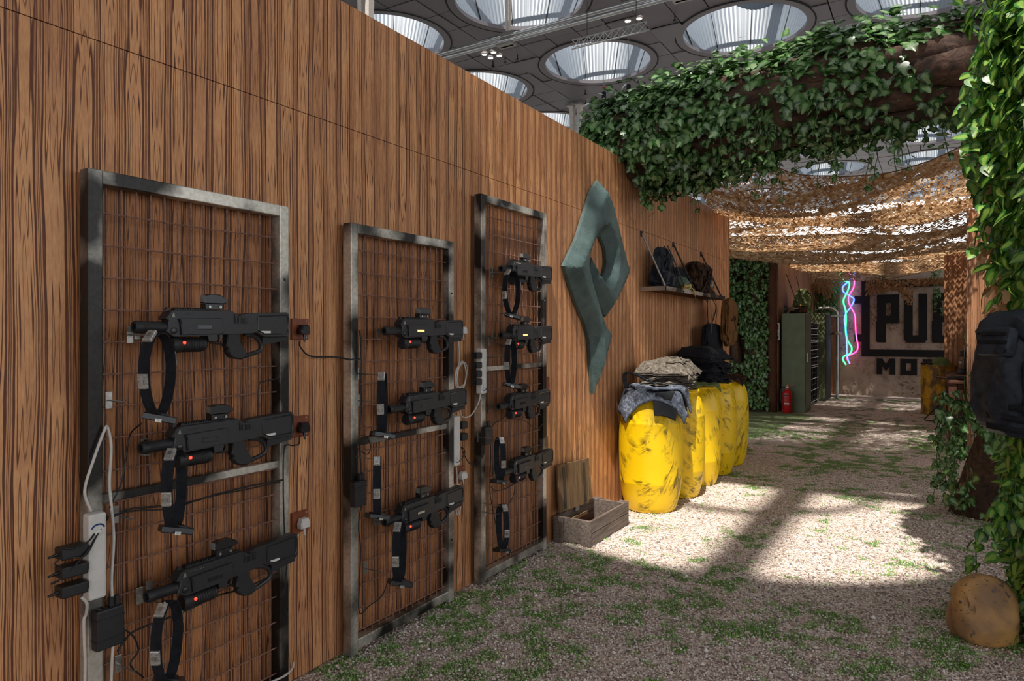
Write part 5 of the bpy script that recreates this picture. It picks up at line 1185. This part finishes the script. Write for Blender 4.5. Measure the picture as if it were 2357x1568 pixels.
# ================================================================ IVY
def leaf_proto(kind):
    if kind == 'ivy': half = [(.12, -.06), (.30, -.12), (.45, .02), (.49, .18), (.38, .31), (.47, .46), (.41, .63), (.24, .66), (.14, .86)]; tip = 1.0; ctr = .36
    else: half = [(.10, -.07), (.22, -.09), (.34, .0), (.41, .16), (.42, .34), (.36, .55), (.25, .76), (.12, .93)]; tip = 1.08; ctr = .42
    out = [(0, 0)] + half + [(0, tip)] + [(-x, y) for x, y in half[::-1]]
    V = [(0, ctr, 0.0)] + [(x, y, -.22 * (y - ctr) ** 2 + .16 * abs(x) - (.25 * x * x)) for x, y in out]
    n = len(out); F = [(0, 1 + i, 1 + (i + 1) % n) for i in range(n)]
    rib = [1.0] + [max(0, 1 - abs(x) * 3.2) * (0.75 if y > 0.05 else .4) for x, y in out]
    return np.array(V), np.array(F), np.array(rib)
LEAF = {k: leaf_proto(k) for k in ('ivy', 'pothos')}
LEAFMESH = {}
for k, (V, F, rib) in LEAF.items():
    for q in range(6):
        me = np_mesh('leaf', V, F, {'tone': np.full(len(V), (q + .5) / 6), 'rib': rib}); me.shade_smooth(); me.materials.append(M[k]); LEAFMESH[(k, q)] = me
CAMV = np.array(CAM)
def leaves(root, kind, P, N, size, nmax=300, droop=.7, tone=(0, 1)):
    """P points, N outward directions; nearest visible ones become single leaf parts, the rest one part"""
    n = len(P); P = np.asarray(P); N = np.asarray(N); N = N / np.maximum(1e-6, np.linalg.norm(N, axis=1))[:, None]
    z = N + RNG.normal(0, .38, (n, 3)) + np.array([0, 0, .35]); z /= np.linalg.norm(z, axis=1)[:, None]
    down = np.tile(np.array([0, 0, -1.0]), (n, 1)) * droop + RNG.normal(0, .45, (n, 3)) + N * .25
    y = down - (down * z).sum(1)[:, None] * z; y /= np.maximum(1e-6, np.linalg.norm(y, axis=1))[:, None]; x = np.cross(y, z)
    s = size * RNG.uniform(.7, 1.25, n); tn = np.clip(RNG.uniform(tone[0], tone[1], n), 0, .999)
    # rank by how large it shows
    Zd = P[:, 1] * CY - P[:, 0] * SY; xo = P[:, 0] * CY + P[:, 1] * SY; px = 1178.5 + FPX * xo / np.maximum(Zd, .1); py = 768 - FPX * (P[:, 2] - 1.48) / np.maximum(Zd, .1)
    tc = CAMV - P; dist = np.linalg.norm(tc, axis=1); face = (N * tc).sum(1) / dist
    ok = (Zd > .5) & (px > -10) & (px < 2365) & (py > -10) & (py < 1580)
    score = np.where(ok & (face > -.1), s / dist * (1 + .3 * face) , -1); order = np.argsort(-score)
    pick = [i for i in order[:nmax] if score[i] > 0]
    for i in pick:
        o = link('leaf', LEAFMESH[(kind, int(tn[i] * 6))], None, root)
        o.matrix_local = Matrix(((x[i][0] * s[i], y[i][0] * s[i], z[i][0] * s[i], P[i][0]), (x[i][1] * s[i], y[i][1] * s[i], z[i][1] * s[i], P[i][1]), (x[i][2] * s[i], y[i][2] * s[i], z[i][2] * s[i], P[i][2]), (0, 0, 0, 1)))
    mask = np.ones(n, bool); mask[pick] = False
    if mask.any():
        V, F, rib = LEAF[kind]; q = np.where(mask)[0]; B = np.stack([x[q], y[q], z[q]], -1) * s[q][:, None, None]
        VV = np.einsum('nij,kj->nki', B, V) + P[q][:, None, :]
        me = np_mesh('leaves', VV.reshape(-1, 3), (F[None] + (np.arange(len(q)) * len(V))[:, None, None]).reshape(-1, 3), {'tone': np.repeat(tn[q], len(V)), 'rib': np.tile(rib, len(q))}); me.shade_smooth()
        o = link('leaf_mass', me, M[kind], root); o['kind'] = 'stuff'
def along(path, n, rad, lo=-60, hi=240, spread=.05):
    """points on the mantle of a thick branch"""
    Pp = np.array([tuple(p) for p in path]); t = RNG.random(n) * (len(Pp) - 1.001); i = t.astype(int); f = (t - i)[:, None]
    C = Pp[i] * (1 - f) + Pp[i + 1] * f; D = Pp[i + 1] - Pp[i]; D /= np.maximum(1e-6, np.linalg.norm(D, axis=1))[:, None]
    up = np.array([0, 0, 1.0]); A = np.cross(D, up); A /= np.maximum(1e-6, np.linalg.norm(A, axis=1))[:, None]; B = np.cross(A, D)
    th = np.radians(RNG.uniform(lo, hi, n)); N = A * np.cos(th)[:, None] + B * np.sin(th)[:, None]
    R = (rad if np.isscalar(rad) else np.interp(t, range(len(Pp)), rad)) + np.abs(RNG.normal(0, spread, n))
    return C + N * np.asarray(R)[..., None] if np.ndim(R) else C + N * R, N
def strands(root, starts, Lmin, Lmax, kind, size, per=14, sway=.05, nmax=0):
    Pl, Nl = [], []
    for s in starts:
        L = random.uniform(Lmin, Lmax); p = Vector(s); pts = [p.copy()]; k = max(3, int(L / .07))
        for i in range(k): p = p + Vector((random.uniform(-sway, sway) * .5, random.uniform(-sway, sway) * .5, -L / k)); pts.append(p.copy())
        MB().tube(spline(pts, 3), .003, 4).build('vine', M['vine'], root, smooth='all')
        for i in range(int(L * per)):
            q = pts[min(len(pts) - 1, int(random.random() * len(pts)))]; a = random.uniform(0, 6.28); Pl.append((q.x + .02 * math.cos(a), q.y + .02 * math.sin(a), q.z + random.uniform(-.03, .03))); Nl.append((math.cos(a) + .4, math.sin(a) - .6, .3))
    if Pl: leaves(root, kind, np.array(Pl), np.array(Nl), size, nmax, 1.0)

# ---- arch: thick fake trunk over the path
arch = thing('ivy_arch', 'thick artificial trunk arching over the path, overgrown with dark ivy', 'ivy arch', (0, 0, 0))
core = [(.62, 6.45, 3.34), (.25, 6.1, 3.44), (-.5, 5.95, 3.42), (-1.2, 5.9, 3.34), (-1.9, 5.92, 3.26), (-2.35, 5.9, 3.2), (-2.62, 5.9, 3.12)]
for k, (dy, dz, r0) in enumerate([(-.16, .20, .13), (.12, .22, .14), (-.26, -.02, .14), (-.15, -.20, .13), (.14, -.18, .16), (0.0, 0.02, .22), (-.05, -.33, .08), (-.28, .1, .09)]):
    pts = [(x + .03 * math.sin(i * 2 + k), y + dy + .04 * math.sin(i * 1.7 + k * 2), z + dz * (.82 + .1 * i / 6) + .04 * math.cos(i * 1.3 + k)) for i, (x, y, z) in enumerate(core)]
    sp = spline(pts, 7); MB().tube(sp, [r0 * (1 + .12 * math.sin(i * .9 + k)) for i in range(len(sp))], 12).build('branch', M['bark'], arch, smooth='all')
cp = spline(core, 6); nn = len(cp); radii = [.32 + .09 * i / nn + .04 * math.sin(i * .6) for i in range(nn)]
def over_wall(Q): return ((Q[:, 2] > 3.04) | (Q[:, 0] > WALL + .1)) & (Q[:, 0] > -2.66)
P1, N1 = along(cp, 4400, radii, -100, 215, .045)          # A points away from the camera for this direction, so sweep covers both sides
k = (P1[:, 2] < 3.62 + .12 * RNG.random(len(P1))); dens = vnoise(P1[:, 0] * 3.2, P1[:, 2] * 3.2, 12); right_thin = (P1[:, 0] > -.15) & (np.abs(P1[:, 2] - 3.2) < .3) & (dens < .3)
k = ~right_thin & (dens > .08) & over_wall(P1)
leaves(arch, 'ivy', P1[k], N1[k], .088, 300, .6)
P2, N2 = along(cp, 1500, [r * .82 for r in radii], -140, -40, .10); k = (P2[:, 0] < .1) & over_wall(P2); leaves(arch, 'ivy', P2[k], N2[k], .07, 0, .8, (0, .5))
P3, N3 = along(cp[nn // 2:], 1300, .42, -150, 210, .07); k = over_wall(P3); leaves(arch, 'ivy', P3[k], N3[k], .07, 0, .8)
st = [(-2.15 + random.uniform(-.05, .05), 5.7, 2.95) for _ in range(3)] + [(-1.85, 6.1, 2.9), (-1.75, 6.2, 2.9), (-1.80, 6.0, 2.9)] + [(random.uniform(-1.6, -.2), random.uniform(5.65, 6.2), random.uniform(2.95, 3.08)) for _ in range(16)] + [(random.uniform(-.3, .15), random.uniform(5.9, 6.4), 3.12) for _ in range(9)] + [(random.uniform(-2.1, -.6), 5.52, random.uniform(3.1, 3.4)) for _ in range(14)]
strands(arch, st, .12, .42, 'ivy', .05, 26)
# leaves standing up on the ridge
P4 = np.array([(random.uniform(-2.2, .3), 5.8 + random.uniform(-.2, .2), 0) for _ in range(150)]); P4[:, 2] = np.interp(-P4[:, 0], [-.3, .5, 1.2, 2.2], [3.72, 3.77, 3.74, 3.62]) + RNG.uniform(0, .08, 150)
leaves(arch, 'ivy', P4, np.tile([.2, -.6, .6], (150, 1)), .085, 60, -.3)

# ---- trunk with ivy at the right side of the path
tk = thing('ivy_covered_tree', 'brown fake trunk root with trailing ivy at the right of the path', 'ivy trunk', (0, 0, 0))
tpath = [(.36, 6.78, -.02), (.40, 6.75, .25), (.50, 6.7, .6), (.66, 6.65, 1.0), (.85, 6.6, 1.6), (.98, 6.55, 2.3), (.9, 6.5, 2.9), (.66, 6.45, 3.16)]
sp = spline(tpath, 6); MB().tube(sp, [.23 - .05 * i / len(sp) for i in range(len(sp))], 16).build('trunk', M['bark'], tk, smooth='all')
for dx, dy in ((-.16, -.05), (.1, -.16), (.25, .05)): MB().tube(spline([(.36 + dx, 6.78 + dy, -.02), (.42 + dx * .8, 6.74 + dy * .8, .35), (.55 + dx * .5, 6.7 + dy * .5, .85), (.8, 6.62 + dy * .3, 1.5)], 6), [.11, .11, .10, .10, .10, .09, .09, .09, .09, .085, .085, .08, .08, .08, .08, .07, .07, .07, .06], 10).build('root', M['bark'], tk, smooth='all')
P5, N5 = along(sp[2:20], 900, .27, 0, 360, .07); k = (P5[:, 2] > .55 + .35 * vnoise(P5[:, 0] * 6, P5[:, 2] * 4, 3)) | (RNG.random(len(P5)) < .10)
leaves(tk, 'ivy', P5[k], N5[k], .065, 150, 1.0, (.4, 1))
strands(tk, [(random.uniform(.10, .55), random.uniform(6.4, 6.7), random.uniform(.7, 1.15)) for _ in range(16)] + [(random.uniform(.02, .2), random.uniform(6.6, 6.9), random.uniform(.65, 1.05)) for _ in range(8)], .35, .95, 'ivy', .06, 24, nmax=150)

# ---- near column wrapped in variegated creeper
nc = thing('creeper_column', 'column at the right edge wrapped in bright variegated creeper', 'creeper column', (0, 0, 0))
cpth = [(.72, 4.15, 0), (.70, 4.15, .8), (.68, 4.2, 1.6), (.70, 4.35, 2.4), (.66, 4.6, 3.1), (.6, 4.9, 3.5)]
sp = spline(cpth, 6); MB().tube(sp, [.24] * len(sp), 14).build('trunk', M['bark'], nc, smooth='all')
P6, N6 = along(sp, 1700, .30, 90, 300, .08); leaves(nc, 'pothos', P6, N6, .075, 130, 1.0)
# cascade hanging from the top, reaching left
n = 1150; z = RNG.uniform(1.72, 3.42, n) ** 1.0; wl_ = np.interp(z, [1.72, 2.1, 2.5, 2.9, 3.2, 3.42], [.10, .20, .30, .30, .22, .10]); X = .50 - wl_ * RNG.random(n) ** .8 * 1.15; Y = 4.75 + RNG.uniform(-.25, .35, n) + (z - 2.5) * .12
Pc = np.stack([X, Y, z], -1); Nc = np.stack([np.full(n, -.45), np.full(n, -.8), np.full(n, .25)], -1) + RNG.normal(0, .25, (n, 3))
leaves(nc, 'pothos', Pc, Nc, .078, 150, 1.0, (.2, 1))
strands(nc, [(random.uniform(.17, .45), random.uniform(4.5, 5.0), random.uniform(2.1, 3.2)) for _ in range(18)], .3, .8, 'pothos', .07, 14)
# lower growth to the ground
n = 900; z = RNG.uniform(.05, 1.35, n); Pl = np.stack([.52 - np.interp(z, [0, .3, .9, 1.35], [.14, .17, .22, .16]) * RNG.random(n) ** .7, 4.35 + RNG.uniform(-.35, .4, n), z], -1); leaves(nc, 'pothos', Pl, np.tile([-.5, -.7, .3], (n, 1)), .065, 20, 1.0, (0, .6))
strands(nc, [(.24, 4.02, .62), (.28, 3.98, .75), (.32, 4.0, .8), (.20, 4.08, .52)], .15, .28, 'pothos', .055, 60)
# ragged camouflage cloth strips near the column
m = 260; Vs = []; zz = RNG.uniform(1.6, 2.5, m); xx = RNG.uniform(.26, .5, m); yy = RNG.uniform(4.6, 5.0, m); a = RNG.uniform(0, 6.28, m); C = np.stack([xx, yy, zz], -1); d = np.stack([np.cos(a) * .05, np.sin(a) * .05, RNG.uniform(-.09, -.02, m)], -1); sd_ = np.stack([-np.sin(a), np.cos(a), RNG.uniform(-.5, .5, m)], -1) * .022
me = np_mesh('rag_strips', np.stack([C - sd_, C + sd_, C + d + sd_ * .7, C + d - sd_ * .7], 1).reshape(-1, 3), np.arange(m * 4).reshape(-1, 4), {'tone': np.repeat(RNG.random(m), 4)})
o = link('rag_strips', me, M['net'], nc); o['kind'] = 'stuff'

# ---- ivy curtain beyond the wooden wall
ic = thing('ivy_curtain', 'dark ivy curtain over tree trunks beyond the end of the wooden wall', 'ivy curtain', (0, 0, 0))
MB().span((-4.4, 13.72, 0), (-2.72, 13.8, 3.1)).build('backing', M['bark'], ic)
for x in (-3.7, -3.35, -3.0, -2.85): MB().tube(spline([(x, 13.6, 0), (x + .08, 13.6, 1.0), (x - .05, 13.6, 2.0), (x + .04, 13.6, 3.05)], 5), .10, 10).build('trunk', M['bark'], ic, smooth='all')
n = 3600; x = RNG.uniform(-4.3, -2.66, n); z = RNG.uniform(.05, 3.15, n); k = vnoise(x * 2.6, z * 1.6, 21) > .36; x, z = x[k], z[k]; n = len(x)
leaves(ic, 'ivy', np.stack([x, RNG.uniform(13.3, 13.62, n), z], -1), np.tile([.2, -1, .2], (n, 1)), .075, 0, 1.0)
# ivy hanging in the far room
hv = thing('hanging_vine', 'thin green vine hanging over the right part of the sign', 'vine', (0, 0, 0)); strands(hv, [(.02, 18.15, 3.0), (.05, 18.2, 3.0), (-.02, 18.18, 3.0)], .85, 1.15, 'ivy', .07, 24)
hv = thing('hanging_vine', 'short bushy vine hanging over the top left of the sign frame', 'vine', (0, 0, 0)); strands(hv, [(-1.0 + random.uniform(-.15, .15), 18.34, 3.02) for _ in range(7)], .35, .55, 'ivy', .07, 30)
hv = thing('corner_vine', 'dark creeper in the corner behind the lockers', 'vine', (0, 0, 0)); n = 260; leaves(hv, 'ivy', np.stack([RNG.uniform(-2.45, -2.0, n), RNG.uniform(18.0, 18.3, n), RNG.uniform(1.9, 2.7, n)], -1), np.tile([.3, -1, .2], (n, 1)), .08, 0)

# ================================================================ RIGHT FOREGROUND
bl_ = rumple('fake_boulder', 'ochre speckled fake boulder at the foot of the creeper column', 'boulder', (.205, 4.0, -.03), (.315, .27, .345), M['rock'], 77, .22, 4, taper=.22, rz=.4, ex=.8)
bl_.children[0].name = 'boulder_body'
b2 = rumple('small_boulder', 'second ochre boulder cut by the right picture edge', 'boulder', (.50, 4.05, -.01), (.24, .26, .30), M['rock'], 79, .2, 4, taper=.25, ex=.8)
b2.children[0].name = 'boulder_body'
rs = rumple('hanging_rucksack', 'large black rucksack hanging on the creeper column at the right edge', 'rucksack', (.36, 4.02, .99), (.40, .34, .60), M['pack'], 83, .22, 4, taper=.12, rz=.55)
belt(rs, [(-.02, -.10, .58), (.06, -.05, .70), (.16, .02, .80)], .10, M['pack'], 'shoulder_strap', .012)
fp = MB().quadbox((-.02, -.175, .24), (.22, .07, .26)).build('front_pocket', M['pack'], rs, bevel=.03); MB().quadbox((.03, -.215, .27), (.05, .02, .20)).build('pocket_strap', M['cloth_black'], fp, bevel=.006)
MB().quadbox((-.165, -.06, .45), (.07, .16, .14), Euler((0, .25, .2)).to_matrix()).build('side_pouch', M['pack'], rs, bevel=.02)
for k in range(3): MB().quadbox((-.20, -.07, .41 + k * .04), (.012, .15, .016), Euler((0, .25, .2)).to_matrix()).build('webbing_loop', M['cloth_black'], rs, bevel=.003)
for k in range(3): belt(rs, [(-.19, -.02, .06 + k * .05), (-.12, -.17, .05 + k * .05), (.08, -.19, .05 + k * .05), (.18, -.05, .06 + k * .05)], .028, M['cloth_black'], 'webbing')
MB().tube(spline([(-.10, -.19, .42), (-.13, -.20, .34), (-.11, -.21, .24), (-.06, -.20, .16)], 5), .005, 6).build('drawcord', M['cloth_black'], rs, smooth='all')
belt(rs, [(-.14, -.1, .52), (-.06, -.19, .42), (.1, -.19, .46)], .02, M['cloth_black'], 'compression_strap')
tag(MB().span((-.07, -.2, 0), (.07, .2, 0.0)).build('fallen_leaf', M['pothos'], loc=(0, 0, -5)), 'x', 'leaf') if False else None
fl_ = link('fallen_leaf', LEAFMESH[('pothos', 1)], None, None, (.13, 3.62, .012)); fl_.scale = (.05,) * 3; fl_.rotation_euler = (.1, .1, 1.2); tag(fl_, 'green leaf fallen on the gravel before the boulder', 'leaf')
